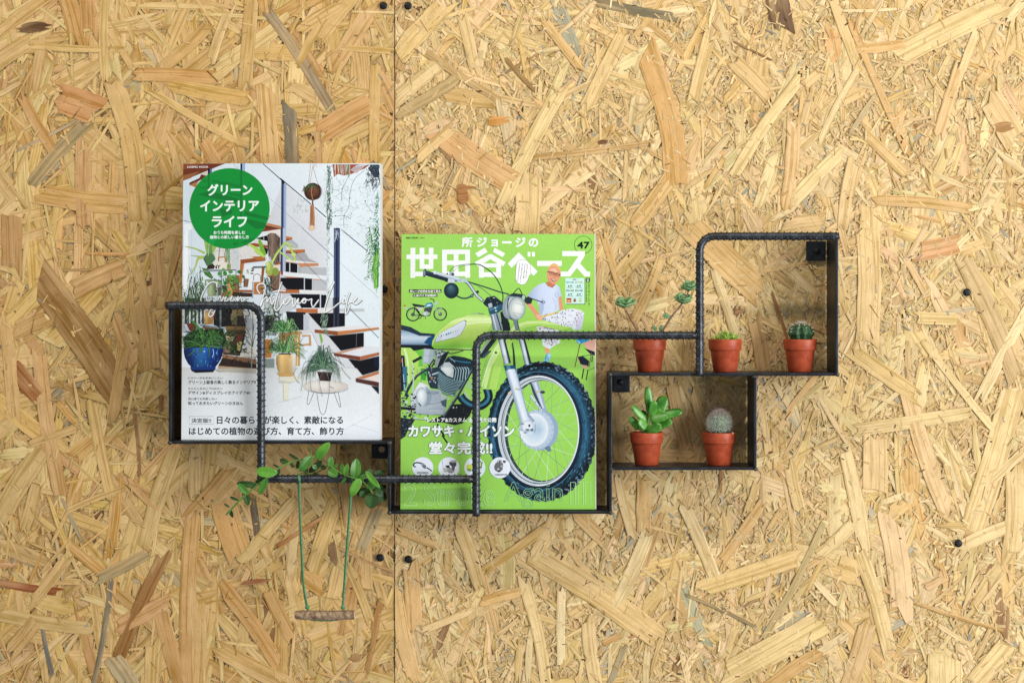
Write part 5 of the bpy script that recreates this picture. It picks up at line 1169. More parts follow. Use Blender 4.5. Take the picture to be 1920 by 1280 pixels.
    p.pg((18, 22, 44), (210, 20), (640, 20), (600, 80), (300, 92), (230, 60)); p.pg((28, 60, 130), (200, -10), (645, -10), (640, 40), (230, 40))
    ink = (44, 56, 68)
    p.tx(ink, 'ビギナーがお手本にしたい', 172, 160, 768, 200, .08); p.tx(ink, 'グリーン上級者の美しく飾るインテリア9', 172, 218, 1335, 285, .18)
    p.tx(ink, 'かんたんなのにプロみたい', 172, 340, 765, 382, .08); p.tx(ink, 'デザイン&ディスプレイのアイデア60', 172, 400, 1240, 462, .18)
    p.tx(ink, '初心者でも失敗しない', 172, 512, 668, 558, .08); p.tx(ink, '知っておきたいグリーンのきほん', 172, 580, 1118, 642, .18)
    p.st(ink, .5, (195, 835), (615, 835), (615, 968), (195, 968), sm=False, closed=True); p.tx(ink, '決定版!!', 232, 865, 572, 945, .2)
    N(); ink = (24, 40, 56)
    p.tx(ink, '日々の暮らしが楽しく、素敵になる', 408.3, 780.5, 644.2, 795.5, .35); p.tx(ink, 'はじめての植物の選び方、育て方、飾り方', 355.8, 801.2, 645.8, 816, .35)
    # green disc
    p.el((0, 146, 62), 429.4, 392.3, 75.8, n=90)
    A(); dg = (0, 122, 54)
    p.pg(dg, (525, 270), (562, 250), (562, 600), (525, 600)); p.pg(dg, (1130, 200), (1164, 205), (1164, 1060), (1130, 1060)); p.pg((0, 130, 56), (600, 365), (1130, 475), (1130, 540), (600, 420)); p.pg(dg, (340, 640), (560, 590), (1130, 730), (1050, 790), (560, 710)); p.pg((0, 134, 58), (430, 370), (520, 350), (520, 440), (430, 420)); p.pg((0, 132, 56), (330, 520), (520, 480), (520, 560))
    p.pg(dg, (730, 900), (1000, 940), (960, 1010), (800, 1060)); p.pg(dg, (1210, 960), (1660, 1075), (1645, 1125), (1210, 1030)); p.pg((0, 130, 56), (850, 600), (1130, 640), (1130, 700), (860, 640)); p.pg(dg, (1250, 1100), (1610, 1180), (1590, 1270), (1420, 1290), (1250, 1160))
    C(); p.pg((0, 128, 54), (1000, 260), (1110, 250), (1080, 310), (1010, 320)); p.pg((0, 130, 56), (1120, 260), (1300, 180), (1420, 190), (1240, 290)); p.pg((20, 160, 76), (560, 180), (680, 210), (640, 300), (540, 270))
    A(); wt = (236, 250, 242)
    p.tx(wt, 'グリーン', 520, 455, 1355, 672, .75); p.tx(wt, 'インテリア', 385, 755, 1480, 965, .75); p.tx(wt, 'ライフ', 605, 1045, 1260, 1258, .75); p.tx((240, 236, 232), 'COSMIC MOOK', 135, 118, 535, 156, .12)
    C(); p.tx(wt, 'おうち時間を楽しむ', 640, 40, 1225, 106, .2); p.tx(wt, '植物との新しい暮らし方', 570, 125, 1295, 190, .2)
    # handwriting
    N()
    script = ([(407, 540), (406.5, 533), (400, 530), (391, 534), (383, 546), (377, 560), (379, 571), (388, 569), (398, 561)], [(404, 580), (400, 591), (394.5, 595), (391.5, 591), (395, 584), (403, 577)],
        [(408, 567), (413, 556), (416, 566), (420, 557)], [(420, 562), (425, 558), (421, 567), (431, 563)], [(431, 563), (436, 556), (433, 566), (441, 564)], [(442, 567), (447, 557), (446, 566), (452, 558), (454, 567), (462, 560), (466, 561)],
        [(488, 552), (483, 545), (483, 537), (490, 533), (497, 536), (497, 546), (492, 563), (487, 577)], [(489, 576), (494, 564), (501, 558), (501, 568), (507, 559), (510, 572), (516, 562)], [(528.5, 530), (522, 550), (516, 572), (517, 583), (523, 581), (530, 570)], [(512, 549), (524, 546), (536, 547)],
        [(530, 571), (536, 566), (537, 562), (533, 564), (532, 570), (537, 572), (544, 564)], [(544, 564), (549, 561), (549, 567), (551, 576), (557, 566)], [(557, 566), (560, 561), (559, 570), (565, 568)], [(565, 567), (570, 561), (574, 563), (572, 569), (567, 568), (571, 563), (579, 564)], [(579, 564), (585, 562), (584, 569), (587, 577), (593, 570), (598, 563)],
        [(614, 549), (621, 540), (627, 529), (620, 546), (613, 566), (609, 582), (612, 586.5), (624, 579), (634, 571), (642, 567)], [(642, 567), (645, 562), (643, 570), (650, 567)], [(657, 549), (652, 562), (649, 578), (648, 590), (653, 584), (655.5, 574), (653, 570), (662, 567)], [(662, 567), (667, 563), (669, 559), (665, 562), (663, 569), (669, 571), (679, 563)], [(646, 555), (646.6, 554)])
    for sgn in (0, 1):
        for a in script: p.st((246, 250, 252) if sgn else (120, 128, 134), 1.8 if sgn else 2.3, *[(x+(0 if sgn else .9), y+(0 if sgn else 1.0)) for x, y in a])
    return p
# ------------------------------------------------------------------ cover two: a lime-green trail motorcycle
def cover_two():
    p = Print(751.8, 440, 1115.4, 957, .16, 1.06); q = random.Random(9)
    I = lambda: p.use(745, 435, 9.846)
    J = lambda: p.use(930, 435, 9.846)
    K_ = lambda: p.use(745, 560, 9.846)
    M = lambda: p.use(930, 560, 9.846)
    N_ = lambda: p.use(745, 690, 9.846)
    O = lambda: p.use(930, 690, 9.846)
    Q = lambda: p.use(745, 820, 8.826)
    R_ = lambda: p.use(930, 820, 8.826)
    Z3 = lambda: p.use(740, 430, 4.923)
    Z4 = lambda: p.use(740, 680, 4.414)
    N0 = lambda: p.use(0, 0, 1)
    bgc = (163, 219, 102)
    N0(); gm = mixc((0, (160, 218, 98)), (.45, (158, 216, 92)), (1, (150, 210, 88))); p.pgf(lambda u, v: gm(v), (750, 439), (1118, 439), (1118, 958), (750, 958), sub=4)
    wt = (244, 247, 252); dk = (40, 58, 74)
    # mastheads
    I()
    for ch, x0, y0, x1, y1 in (('所', 1185, 108, 1388, 296), ('ジ', 1462, 110, 1656, 292), ('ョ', 1730, 152, 1856, 288)): p.tx(wt, ch, x0, y0, x1, y1, .85)
    p.tx((50, 92, 44), 'NEKO MOOK', 148, 103, 380, 135, .22); p.tx((60, 104, 50), '3304', 405, 108, 495, 135, .05)
    J()
    p.rc(wt, 112, 185, 288, 226)
    for ch, x0, y0, x1, y1 in (('ジ', 358, 110, 548, 296), ('の', 603, 128, 782, 292)): p.tx(wt, ch, x0, y0, x1, y1, .85)
    I()
    for r in ((235, 305, 325, 865), (405, 305, 492, 700), (575, 305, 660, 700), (160, 430, 735, 515), (405, 615, 660, 700), (235, 750, 700, 835)): p.rc(wt, *r)
    for r in ((822, 340, 912, 865), (1250, 340, 1340, 865), (822, 340, 1340, 425), (822, 545, 1340, 628), (822, 750, 1340, 835), (1038, 340, 1125, 835)): p.rc(wt, *r)
    p.pg(wt, (1438, 412), (1610, 305), (1666, 385), (1492, 486)); p.pg(wt, (1795, 308), (1990, 410), (1945, 482), (1765, 385)); p.pg(wt, (1428, 578), (1690, 430), (1745, 430), (1998, 578), (1955, 652), (1860, 602), (1715, 520), (1590, 602), (1480, 652))
    for r in ((1505, 600, 1595, 865), (1825, 600, 1915, 865), (1505, 600, 1915, 675), (1505, 762, 1915, 850)): p.rc(wt, *r)
    J()
    p.ring((30, 76, 34), .9, 1615, 250, 163)
    p.tx((18, 34, 26), '47', 1503, 190, 1735, 325, .75)
    p.pg(wt, (218, 605), (420, 393), (772, 750), (695, 828), (420, 546), (290, 682)); p.rc(wt, 585, 385, 637, 470); p.rc(wt, 665, 385, 720, 470); p.rc(wt, 760, 550, 1216, 646)
    p.pg(wt, (1228, 368), (1646, 368), (1646, 450), (1556, 596), (1690, 750), (1742, 750), (1742, 840), (1640, 840), (1495, 680), (1372, 840), (1200, 840), (1200, 750), (1330, 750), (1530, 460), (1228, 460))
    # speech bubble
    bub = ((380, 600), (420, 545), (500, 530), (590, 560), (638, 650), (630, 780), (652, 792), (610, 822), (590, 900), (540, 975), (480, 996), (400, 962), (360, 880))
    p.st((60, 80, 60), .5, *bub, closed=True); p.pg((250, 251, 253), *bub)
    for c_, (x, ya, yb) in enumerate(((585, 615, 860), (540, 600, 870), (490, 600, 940), (440, 595, 930))):
        y = ya
        while y < yb:
            xx = x-(y-600)*.12; p.rc((70, 70, 78), xx-9, y, xx+q.uniform(2, 9), y+q.uniform(8, 15)); y += q.uniform(19, 26)
    # sticker sheet
    N0(); p.rc((70, 110, 50), 1061.5, 524.5, 1097.6, 573.2); p.rc((206, 236, 228), 1060.4, 523.4, 1096.4, 572)
    J(); p.rc((40, 60, 60), 1420, 890, 1485, 904)
    for (cx, cy, c_) in ((1370, 950, (70, 140, 170)), (1535, 950, (180, 170, 120)), (1370, 1105, (60, 80, 90)), (1535, 1105, (60, 80, 90))):
        for k in range(6): x = cx-58+k*23; p.rc(c_, x-8, cy-4+abs(k-2.5)*-5+14-18, x+7, cy+10+abs(k-2.5)*5-6)
        p.rc((70, 84, 84), cx-34, cy+56, cx-12, cy+84); p.el((50, 66, 66), cx+18, cy+62, 15, 12); p.rc((60, 84, 84), cx-58, cy+92, cx+56, cy+100)
    M(); p.rc((224, 120, 92), 1300, 10, 1396, 100); p.rc((120, 50, 40), 1315, 20, 1382, 36); p.el((230, 190, 70), 1345, 65, 26, 16); p.el((150, 90, 50), 1455, 60, 26, 26); p.rc((70, 110, 70), 1430, 22, 1485, 32); p.el((196, 200, 60), 1558, 62, 26, 18); p.rc((150, 190, 80), 1525, 14, 1595, 24)
    J(); p.rc((20, 34, 44), 1663, 868, 1738, 942); p.rc((220, 228, 226), 1680, 885, 1720, 902); p.rc((220, 228, 226), 1680, 912, 1720, 928)
    for x, yb in ((1722, 1380), (1676, 1310)):
        y = 958
        while y < yb: p.rc((60, 110, 50), x-13, y, x+q.uniform(2, 12), y+q.uniform(12, 20)); y += q.uniform(24, 32)
    # the man sitting on the fender
    skin = (232, 158, 122); sk2 = (206, 122, 88)
    J(); p.pg(sk2, (915, 940), (1095, 955), (1092, 1045), (1030, 1058), (955, 1020))
    p.pg((240, 184, 116), (946, 765), (968, 670), (1020, 612), (1080, 592), (1150, 632), (1200, 735), (1200, 830), (1170, 760), (1120, 670), (1040, 650), (980, 700)); p.pg(skin, (942, 765), (972, 690), (1030, 648), (1110, 660), (1185, 745), (1198, 810), (1165, 900), (1100, 980), (1050, 990), (985, 950), (948, 880)); p.pg((242, 190, 160), (1010, 690), (1110, 690), (1150, 770), (990, 740)); p.pg((216, 134, 100), (950, 870), (990, 930), (1040, 980), (980, 950))
    p.st((84, 48, 32), 1.2, (942, 748), (1060, 780), (1192, 818)); p.ring((90, 54, 34), .9, 1030, 780, 48, 30, 20, 12); p.ring((90, 54, 34), .9, 1135, 808, 46, 30, 20, 12); p.el((40, 30, 28), 1035, 778, 14, 6); p.el((40, 30, 28), 1130, 804, 14, 6); p.st((200, 110, 80), .8, (1085, 800), (1070, 860), (1100, 862))
    p.pg((110, 44, 40), (1008, 880), (1060, 900), (1112, 908), (1085, 935), (1040, 925)); p.pg((246, 240, 236), (1020, 890), (1062, 904), (1104, 912), (1070, 922))
    N0(); sh = (202, 214, 238)
    p.pg(skin, (983, 568), (992, 566), (1004, 582), (1014, 594), (1018, 602), (1008, 603), (1000, 590)); p.pg((240, 180, 150), (1004, 592), (1012, 592), (1018, 602), (1010, 603)); p.pg(skin, (1047, 560), (1052.5, 557), (1056.5, 581), (1050, 586))
    shm = mixc((0, (170, 184, 214)), (.4, (206, 217, 240)), (.8, (214, 224, 244)), (1, (190, 202, 230))); p.pgf(lambda u, v: shm(u), (1021, 532), (1027, 539), (1036, 542), (1043, 535), (1050, 541), (1053, 557.5), (1047, 560), (1049, 584), (1036, 589.5), (1015, 594.5), (1012, 590), (1010, 575), (1007, 568), (989, 557), (1000, 543), (1010, 536))
    p.pg((176, 190, 220), (1010, 575), (1018, 560), (1020, 580), (1016, 594), (1012, 590)); p.st((176, 190, 218), .8, (1036, 560), (1042, 575), (1040, 586)); p.ring((130, 140, 170), .5, 1044, 555, 3.4, 4, 14)
    M(); pant = (224, 230, 240)
    p.pg(pant, (840, 350), (1160, 270), (1240, 230), (1400, 205), (1560, 230), (1632, 290), (1602, 480), (1572, 600), (1420, 600), (1390, 548), (1200, 545), (880, 445)); p.pg((206, 206, 228), (1500, 380), (1632, 300), (1600, 480), (1572, 600), (1470, 600)); p.pg((236, 196, 90), (838, 345), (1150, 262), (1160, 290), (850, 370))
    p.pg(pant, (752, 545), (900, 530), (1150, 560), (1150, 750), (1195, 830), (1090, 892), (970, 965), (860, 885), (850, 750), (760, 600))
    cc = ((206, 60, 70), (56, 150, 180), (40, 60, 110), (236, 190, 70), (120, 60, 110), (40, 110, 150), (60, 60, 70))
    for k in range(120):
        x, y = q.uniform(860, 1600), q.uniform(225, 545)
        if y > 330+abs(x-1250)*.6 and x < 1000: continue
        if y < 330-(x-850)*.25 or (x > 1490 and y > 380): continue
        p.el(q.choice(cc), x, y, q.uniform(9, 17), q.uniform(5, 9), q.uniform(0, 180), 8)
    for k in range(44): p.el(q.choice(cc), q.uniform(790, 1120), q.uniform(545, 600), q.uniform(9, 16), q.uniform(5, 9), q.uniform(0, 180), 8)
    for k in range(34): p.el(q.choice(cc), q.uniform(875, 1130), q.uniform(760, 890), q.uniform(9, 16), q.uniform(5, 9), q.uniform(0, 180), 8)
    p.pg(skin, (898, 920), (992, 955), (985, 1035), (918, 1045)); p.pg((132, 196, 220), (925, 1045), (1012, 1030), (1015, 1110), (965, 1205), (865, 1205), (900, 1130)); p.st((40, 80, 110), 1, (930, 1060), (915, 1150)); p.pg((180, 222, 236), (960, 1060), (1008, 1050), (990, 1140))
    # folding stool and the other foot
    p.st((112, 76, 56), 1.7, (1552, 860), (1455, 1290), sm=False); p.pg((66, 154, 204), (1478, 758), (1765, 758), (1700, 812), (1540, 866), (1490, 832)); p.pg((180, 220, 240), (1490, 790), (1560, 830), (1540, 860)); p.pg((230, 172, 156), (1600, 852), (1838, 758), (1838, 985), (1765, 1008), (1700, 960))
    p.pg((34, 40, 58), (1628, 938), (1838, 1008), (1838, 1082), (1745, 1055)); p.pg((34, 40, 58), (1508, 1100), (1602, 1084), (1722, 1182), (1705, 1280), (1560, 1235)); p.st((230, 160, 140), .8, (1500, 1110), (1560, 1250), (1680, 1300)); p.st((120, 90, 84), 1.5, (1760, 1030), (1720, 1290)); p.st((60, 80, 70), 1.2, (1600, 1085), (1800, 1060)); p.st((30, 36, 44), 1.8, (1780, 1080), (1770, 1200))
    O(); p.st((26, 36, 40), 2.2, (1620, 40), (1585, 230), sm=False); p.st((34, 44, 50), 2, (1695, 60), (1665, 250), sm=False); p.st((80, 100, 80), 1, (1690, 75), (1825, 20)); p.el((226, 170, 150), 1640, 5, 50, 30)
    # captions over the small machine
    I(); p.rc((20, 36, 36), 208, 1080, 812, 1142); p.tx((244, 250, 244), 'ガレージの中から出てきた', 222, 1088, 798, 1136, .28); p.rc((20, 36, 36), 280, 1163, 738, 1220); p.tx((244, 250, 244), 'このバイクは何だ?', 294, 1170, 722, 1214, .28)
    K_()
    for cx, cy, r in ((285, 315, 118), (790, 310, 115)):
        p.ring((34, 42, 44), 2.3, cx, cy, r); p.ring((150, 170, 150), .7, cx, cy, r*.78)
        for k in range(14): a = k*math.pi/7; p.st((150, 180, 130), .35, (cx+20*math.cos(a), cy+20*math.sin(a)), (cx+r*.8*math.cos(a+.2), cy+r*.8*math.sin(a+.2)))
        p.el((92, 100, 108), cx, cy, 34)
    p.st((60, 66, 70), 2, (320, 170), (300, 310), sm=False); p.st((170, 178, 180), 1.5, (670, 140), (790, 310), sm=False); p.st((50, 60, 60), 1.6, (650, 150), (600, 320), sm=False); p.st((40, 46, 46), 2.4, (330, 200), (440, 330), (600, 330)); p.st((180, 186, 184), 1.5, (130, 190), (190, 200), (270, 150)); p.st((160, 176, 170), 1.2, (690, 260), (740, 190), (830, 200))
    p.pg((42, 50, 56), (260, 118), (300, 115), (500, 150), (490, 188), (300, 165)); p.pg((30, 132, 186), (495, 165), (540, 105), (640, 92), (662, 160), (600, 182)); p.pg((220, 232, 238), (525, 160), (560, 125), (640, 130), (600, 160)); p.pg((206, 206, 200), (355, 188), (480, 178), (440, 245), (390, 245)); p.pg((70, 76, 82), (500, 190), (630, 180), (610, 280), (480, 290)); p.el((180, 188, 196), 525, 300, 58, 44); p.el((210, 216, 222), 505, 300, 26, 30); p.el((70, 80, 84), 590, 230, 32, 36)
    p.st((40, 44, 44), 1.6, (600, 22), (660, 40), (680, 90)); p.el((190, 196, 200), 715, 105, 34, 28); p.pg((206, 70, 50), (110, 138), (150, 140), (145, 165), (118, 165)); p.el((190, 196, 200), 150, 200, 26, 20); p.st((50, 56, 56), 1, (510, 350), (522, 400)); p.st((60, 70, 70), 1.6, (250, 330), (440, 340), (400, 400))
    # ---- the large motorcycle, back to front
    N_(); p.pg((34, 46, 56), (65, 940), (330, 985), (280, 1060), (200, 1180), (150, 1290), (65, 1290))
    Q(); p.pg((40, 54, 60), (55, 0), (150, 0), (90, 40), (55, 62))
    N_()
    for k in range(26): x, y = q.uniform(70, 260), q.uniform(960, 1270); p.rc(q.choice(((20, 28, 36), (58, 74, 84), (90, 100, 106))), x, y, x+q.uniform(14, 34), y+q.uniform(14, 30))
    # rear bodywork
    K_(); p.pg((180, 224, 104), (70, 900), (300, 960), (470, 1000), (460, 1290), (70, 1290)); p.pg((112, 196, 74), (300, 960), (490, 990), (470, 1290), (380, 1290), (410, 1100)); p.st((222, 240, 190), 3.4, (130, 945), (180, 1130), (200, 1290)); p.pg((34, 44, 54), (65, 1070), (130, 1080), (150, 1290), (65, 1290)); p.st((200, 210, 216), 1, (90, 1120), (100, 1290)); p.el((200, 90, 80), 80, 1170, 12, 30)
    N_(); p.pg((178, 222, 100), (180, 0), (500, 0), (560, 60), (520, 260), (330, 220), (260, 320), (190, 340)); p.pg((70, 168, 60), (430, 30), (560, 60), (520, 262), (430, 240)); p.st((216, 232, 200), 1.6, (210, 0), (215, 320)); p.pg((64, 116, 146), (90, 0), (180, 0), (180, 350), (125, 460)); p.st((160, 196, 212), 1.6, (110, 140), (140, 440)); p.pg((30, 40, 54), (65, 0), (95, 0), (120, 450), (65, 470))
    # frame tubes and engine
    p.st((46, 54, 66), 4.8, (620, 10), (450, 110), (320, 220), (200, 420), (150, 560)); p.st((130, 146, 160), 1, (610, 0), (440, 100), (310, 210)); p.st((196, 206, 214), 2.4, (285, 0), (300, 250), (285, 470), sm=False)
    for k in range(120):
        x, y = q.uniform(60, 860), q.uniform(-330, 960)
        if 240 < x < 900 and 280 < y < 880: continue
        if y < 0 and not (480 < x < 860): continue
        p.st(q.choice(((24, 34, 42), (40, 54, 64), (70, 88, 100), (18, 26, 32), (120, 138, 150))), q.uniform(.8, 2.4), (x, y), (x+q.uniform(-70, 70), y+q.uniform(-50, 60)))
    p.pg((44, 62, 74), (540, 40), (820, 0), (840, 40), (760, 230), (770, 420), (620, 400), (560, 280))
    for k in range(34): x, y = q.uniform(540, 800), q.uniform(-30, 390); p.pg(q.choice(((150, 166, 178), (26, 36, 44), (84, 104, 118), (196, 206, 214))), (x, y), (x+q.uniform(10, 50), y+q.uniform(-10, 20)), (x+q.uniform(0, 40), y+q.uniform(20, 60)))
    p.pg((226, 150, 70), (630, 185), (650, 190), (645, 245), (628, 240)); p.st((176, 196, 206), 3, (640, 150), (760, 110), sm=False)
    p.pg((42, 70, 84), (760, 80), (830, -10), (1390, -10), (1390, 60), (1180, 400), (1010, 515), (810, 440), (745, 250))
    for k in range(11):
        y = 95+k*33; p.st((150, 188, 198), 1.15, (760-k*1.5, y), (900, y+105-k*2), (1060, y+160-k*6), (1225-k*16, y+176-k*9)); p.st((24, 40, 50), .8, (760, y+14), (900, y+119-k*2), (1060, y+174-k*6), (1220-k*16, y+190-k*9))
    p.pg((214, 224, 230), (815, -20), (1000, -20), (1045, 60), (1030, 210), (920, 170), (800, 50)); p.pg((236, 242, 244), (850, -10), (980, -10), (1010, 80), (960, 160), (850, 60))
    for k in range(6): x = 1060+k*48; p.st((176, 204, 212), 1.5, (x-40, -10), (x+20, 60), (x+10, 170), (x-10+k*4, 260)); p.st((30, 56, 70), 1.0, (x-22, -10), (x+38, 60), (x+28, 170), (x+8, 260))
    for k in range(5): p.st((170, 186, 196), 1, (1280, 300+k*26), (1380, 298+k*26))
    p.pg((30, 34, 40), (850, 890), (1000, 700), (1190, 690), (1385, 790), (1340, 910), (1210, 1050), (1060, 1085), (850, 1035), (560, 1030), (700, 960))
    for k in range(10): p.el((84, 92, 96), q.uniform(1000, 1300), q.uniform(760, 960), q.uniform(4, 10), n=8)
    cs = mixc((0, (222, 229, 234)), (.5, (192, 203, 212)), (1, (146, 160, 174))); p.pgf(lambda u, v: cs(.7*v+.3*u), (340, 400), (420, 285), (560, 345), (610, 430), (800, 435), (820, 520), (915, 540), (915, 720), (865, 885), (600, 890), (350, 870), (250, 730), (250, 560)); p.pg((168, 182, 194), (600, 430), (800, 440), (820, 660), (600, 690)); p.pg((224, 230, 234), (340, 400), (420, 290), (540, 350), (480, 400), (360, 420)); p.pg((150, 164, 178), (520, 360), (600, 430), (640, 560), (600, 700), (500, 755), (560, 560))
    p.gel((240, 244, 247), (176, 190, 200), 450, 560, 102, 172, 0, -.2, -.3, 1.8); p.ring((150, 164, 176), .7, 452, 560, 102, 172); p.st((60, 72, 82), 2, (395, 670), (440, 735)); p.ring((96, 110, 124), .7, 660, 485, 100, 22); p.st((110, 124, 138), .8, (555, 485), (765, 485)); p.st((86, 100, 112), .7, (560, 690), (700, 690), (830, 640))
    for k in range(5): p.st((120, 136, 150), .9, (590, 790+k*24), (860, 800+k*20)); p.st((226, 232, 236), .7, (590, 800+k*24), (850, 808+k*20))
    p.st((96, 110, 122), .8, (350, 870), (600, 890), (860, 890)); p.pg((80, 96, 106), (800, 640), (915, 600), (905, 760), (830, 720))
    for k in range(60): x, y = q.uniform(70, 340), q.uniform(500, 940); p.pg(q.choice(((26, 36, 46), (150, 164, 176), (60, 78, 92), (206, 214, 220), (34, 48, 58))), (x, y), (x+q.uniform(14, 60), y+q.uniform(-16, 20)), (x+q.uniform(0, 46), y+q.uniform(18, 50)), (x-10, y+20))
    p.pg((28, 36, 44), (70, 740), (350, 770), (330, 810), (70, 790)); p.el((150, 50, 60), 265, 825, 14, 20)
    p.st((54, 62, 72), 2, (240, 965), (560, 985), sm=False); p.st((200, 206, 210), 1.2, (290, 960), (520, 975), sm=False); p.pg((212, 218, 222), (500, 930), (560, 930), (550, 985), (510, 985))
    for k in range(16): x, y = q.uniform(930, 1120), q.uniform(480, 760); p.el(q.choice(((60, 96, 108), (150, 190, 200), (34, 56, 66), (190, 210, 214))), x, y, q.uniform(8, 24), q.uniform(8, 20), 0, 12)
    p.gst([(12, 22, 30), (26, 52, 68), (70, 140, 168), (24, 48, 60), (10, 18, 24)], 15, (1165, 540), (1240, 640), (1380, 720), (1540, 730), (1660, 640), (1690, 540), (1655, 410));  p.st((16, 30, 38), 4, (1540, 770), (1690, 690), (1735, 560), (1710, 410))
    p.st((180, 190, 198), 3, (1220, 460), (1330, 600), sm=False); p.st((44, 56, 64), 4.6, (1385, 60), (1110, 560), (860, 935), sm=False); p.st((134, 152, 164), 1.1, (1370, 60), (1095, 555), (850, 925), sm=False)
    p.st((22, 28, 32), 3.2, (740, 1060), (870, 1290), sm=False)
    Q(); p.st((22, 28, 32), 3, (745, -10), (830, 112), sm=False); p.st((30, 40, 36), 1.2, (920, 195), (985, 202), sm=False)
    # air box and carburettor under the tank
    K_(); p.pg((24, 36, 46), (200, 890), (680, 900), (690, 980), (480, 960), (300, 990)); p.pg((34, 52, 64), (940, 1100), (1040, 1080), (1240, 1110), (1390, 1160), (1390, 1290), (880, 1290), (880, 1180)); p.st((58, 140, 172), 1.6, (980, 1150), (1160, 1190), (1350, 1210)); p.st((176, 200, 210), 1.2, (960, 1110), (1070, 1200)); p.pg((200, 212, 220), (850, 1210), (960, 1200), (1060, 1290), (830, 1290)); p.pg((150, 164, 172), (700, 1040), (960, 990), (940, 1040), (880, 1180), (840, 1290), (700, 1290)); p.pg((30, 40, 44), (820, 1060), (960, 990), (920, 1080), (850, 1230), (780, 1290), (740, 1290))
    p.st((40, 50, 54), 1.6, (820, 1000), (1000, 1040), (1220, 985)); p.pg((168, 182, 194), (490, 945), (685, 965), (655, 1200), (620, 1225), (458, 1222)); p.pg((190, 202, 212), (505, 960), (600, 965), (570, 1200), (480, 1200)); p.st((140, 156, 168), .7, (490, 1080), (660, 1085))
    for k in range(26): x, y = q.uniform(670, 830), q.uniform(960, 1150); p.el(q.choice(((150, 170, 182), (54, 74, 86), (200, 212, 220), (90, 112, 124))), x, y, q.uniform(10, 34), q.uniform(8, 22), q.uniform(0, 90), 12)
    p.st((40, 46, 48), 5.4, (285, 1195), (450, 1105), sm=False); p.st((206, 214, 220), 1.8, (275, 1200), (290, 1290), sm=False); p.st((30, 44, 50), 2.2, (640, 1290), (700, 1160)); p.st((30, 44, 50), 2.2, (580, 1290), (680, 1140))
    # seat and tank
    Z3(); sm_ = mixc((0, (60, 80, 100)), (.3, (150, 176, 202)), (.6, (206, 219, 232)), (.85, (150, 174, 200)), (1, (60, 84, 110))); p.pgf(lambda u, v: sm_(v), (55, 900), (160, 930), (250, 970), (372, 985), (362, 1060), (332, 1092), (55, 1082));  p.pg((42, 60, 76), (55, 893), (150, 915), (240, 968), (372, 978), (365, 1000), (230, 996), (130, 958), (55, 938)); p.st((150, 170, 190), .5, (55, 942), (130, 962), (230, 1000), (350, 1006)); p.pg((26, 84, 128), (268, 1060), (310, 1010), (372, 990), (345, 1092)); p.pg((24, 34, 46), (55, 1078), (340, 1082), (345, 1112), (55, 1104))
    tn = mixc((0, (176, 216, 104)), (.14, (226, 243, 178)), (.3, (196, 229, 118)), (.62, (186, 222, 100)), (.82, (150, 206, 78)), (.93, (118, 190, 62)), (1, (196, 228, 130))); p.pgf(lambda u, v: tn(v), (342, 1092), (348, 1040), (400, 958), (520, 860), (680, 802), (830, 798), (890, 826), (905, 868), (868, 940), (735, 1122), (380, 1126)); p.gst([(196, 229, 118), (236, 246, 200), (196, 229, 118)], 5, (640, 890), (760, 872), (890, 868)); p.st((228, 244, 190), .8, (380, 1122), (735, 1118)); p.st((226, 240, 180), .7, (690, 870), (650, 930), (560, 1020)); p.st((216, 238, 160), 1, (345, 1080), (400, 975), (520, 880), (680, 812))
    p.pg((160, 186, 150), (695, 795), (720, 784), (800, 784), (830, 798)); p.st((60, 80, 76), .7, (770, 786), (830, 798))
    bd = ((368, 1062), (380, 1020), (410, 980), (450, 955), (560, 895), (640, 850), (662, 858), (656, 900), (640, 935), (612, 985), (565, 1012), (470, 1036))
    p.pg((36, 56, 78), *bd); p.pg((218, 227, 238), *[(x+(515-x)*.035, y+(958-y)*.05) for x, y in bd]); p.pg((196, 208, 220), (380, 1050), (400, 1005), (440, 975), (430, 1040))
    for k, (c_, w_) in enumerate((((80, 90, 90), 8), ((150, 170, 180), 6), ((60, 140, 170), 15), ((60, 140, 170), 13), ((84, 150, 176), 10), ((190, 200, 204), 12), ((176, 190, 196), 10), ((190, 200, 206), 9))):
        x = 430+k*21; y = 990-k*7; p.pg(c_, (x, y), (x+w_, y-4), (x+w_-3, y+14), (x-3, y+18))
    p.st((24, 34, 40), 1.6, (345, 1118), (740, 1126))
    # front fender
    N0(); fd = (178, 224, 104)
    p.pg(fd, (952, 626), (964, 612), (985, 604), (1020, 603), (1050, 612), (1073, 618), (1050, 622), (1010, 613), (985, 618), (966, 634), (949, 668), (938, 700), (930, 734), (901, 732), (905, 700), (915, 670), (932, 642))
    p.pg((150, 206, 84), (905, 700), (916, 672), (935, 648), (925, 690), (917, 731), (902, 731)); p.pg((206, 234, 150), (952, 626), (966, 611), (990, 605), (1022, 605), (1050, 613), (1010, 609), (985, 611), (966, 622), (946, 646), (922, 690), (912, 731), (906, 731), (914, 690), (936, 646))
    p.st((224, 244, 200), 2.0, (953, 626), (936, 645), (916, 684), (904, 728)); p.el((40, 70, 60), 930, 664, 2.4); p.el((110, 150, 80), 930.8, 663.4, 1.2); p.el((50, 84, 66), 919, 662, 1.8)
    # controls
    I(); gd = (36, 66, 74)
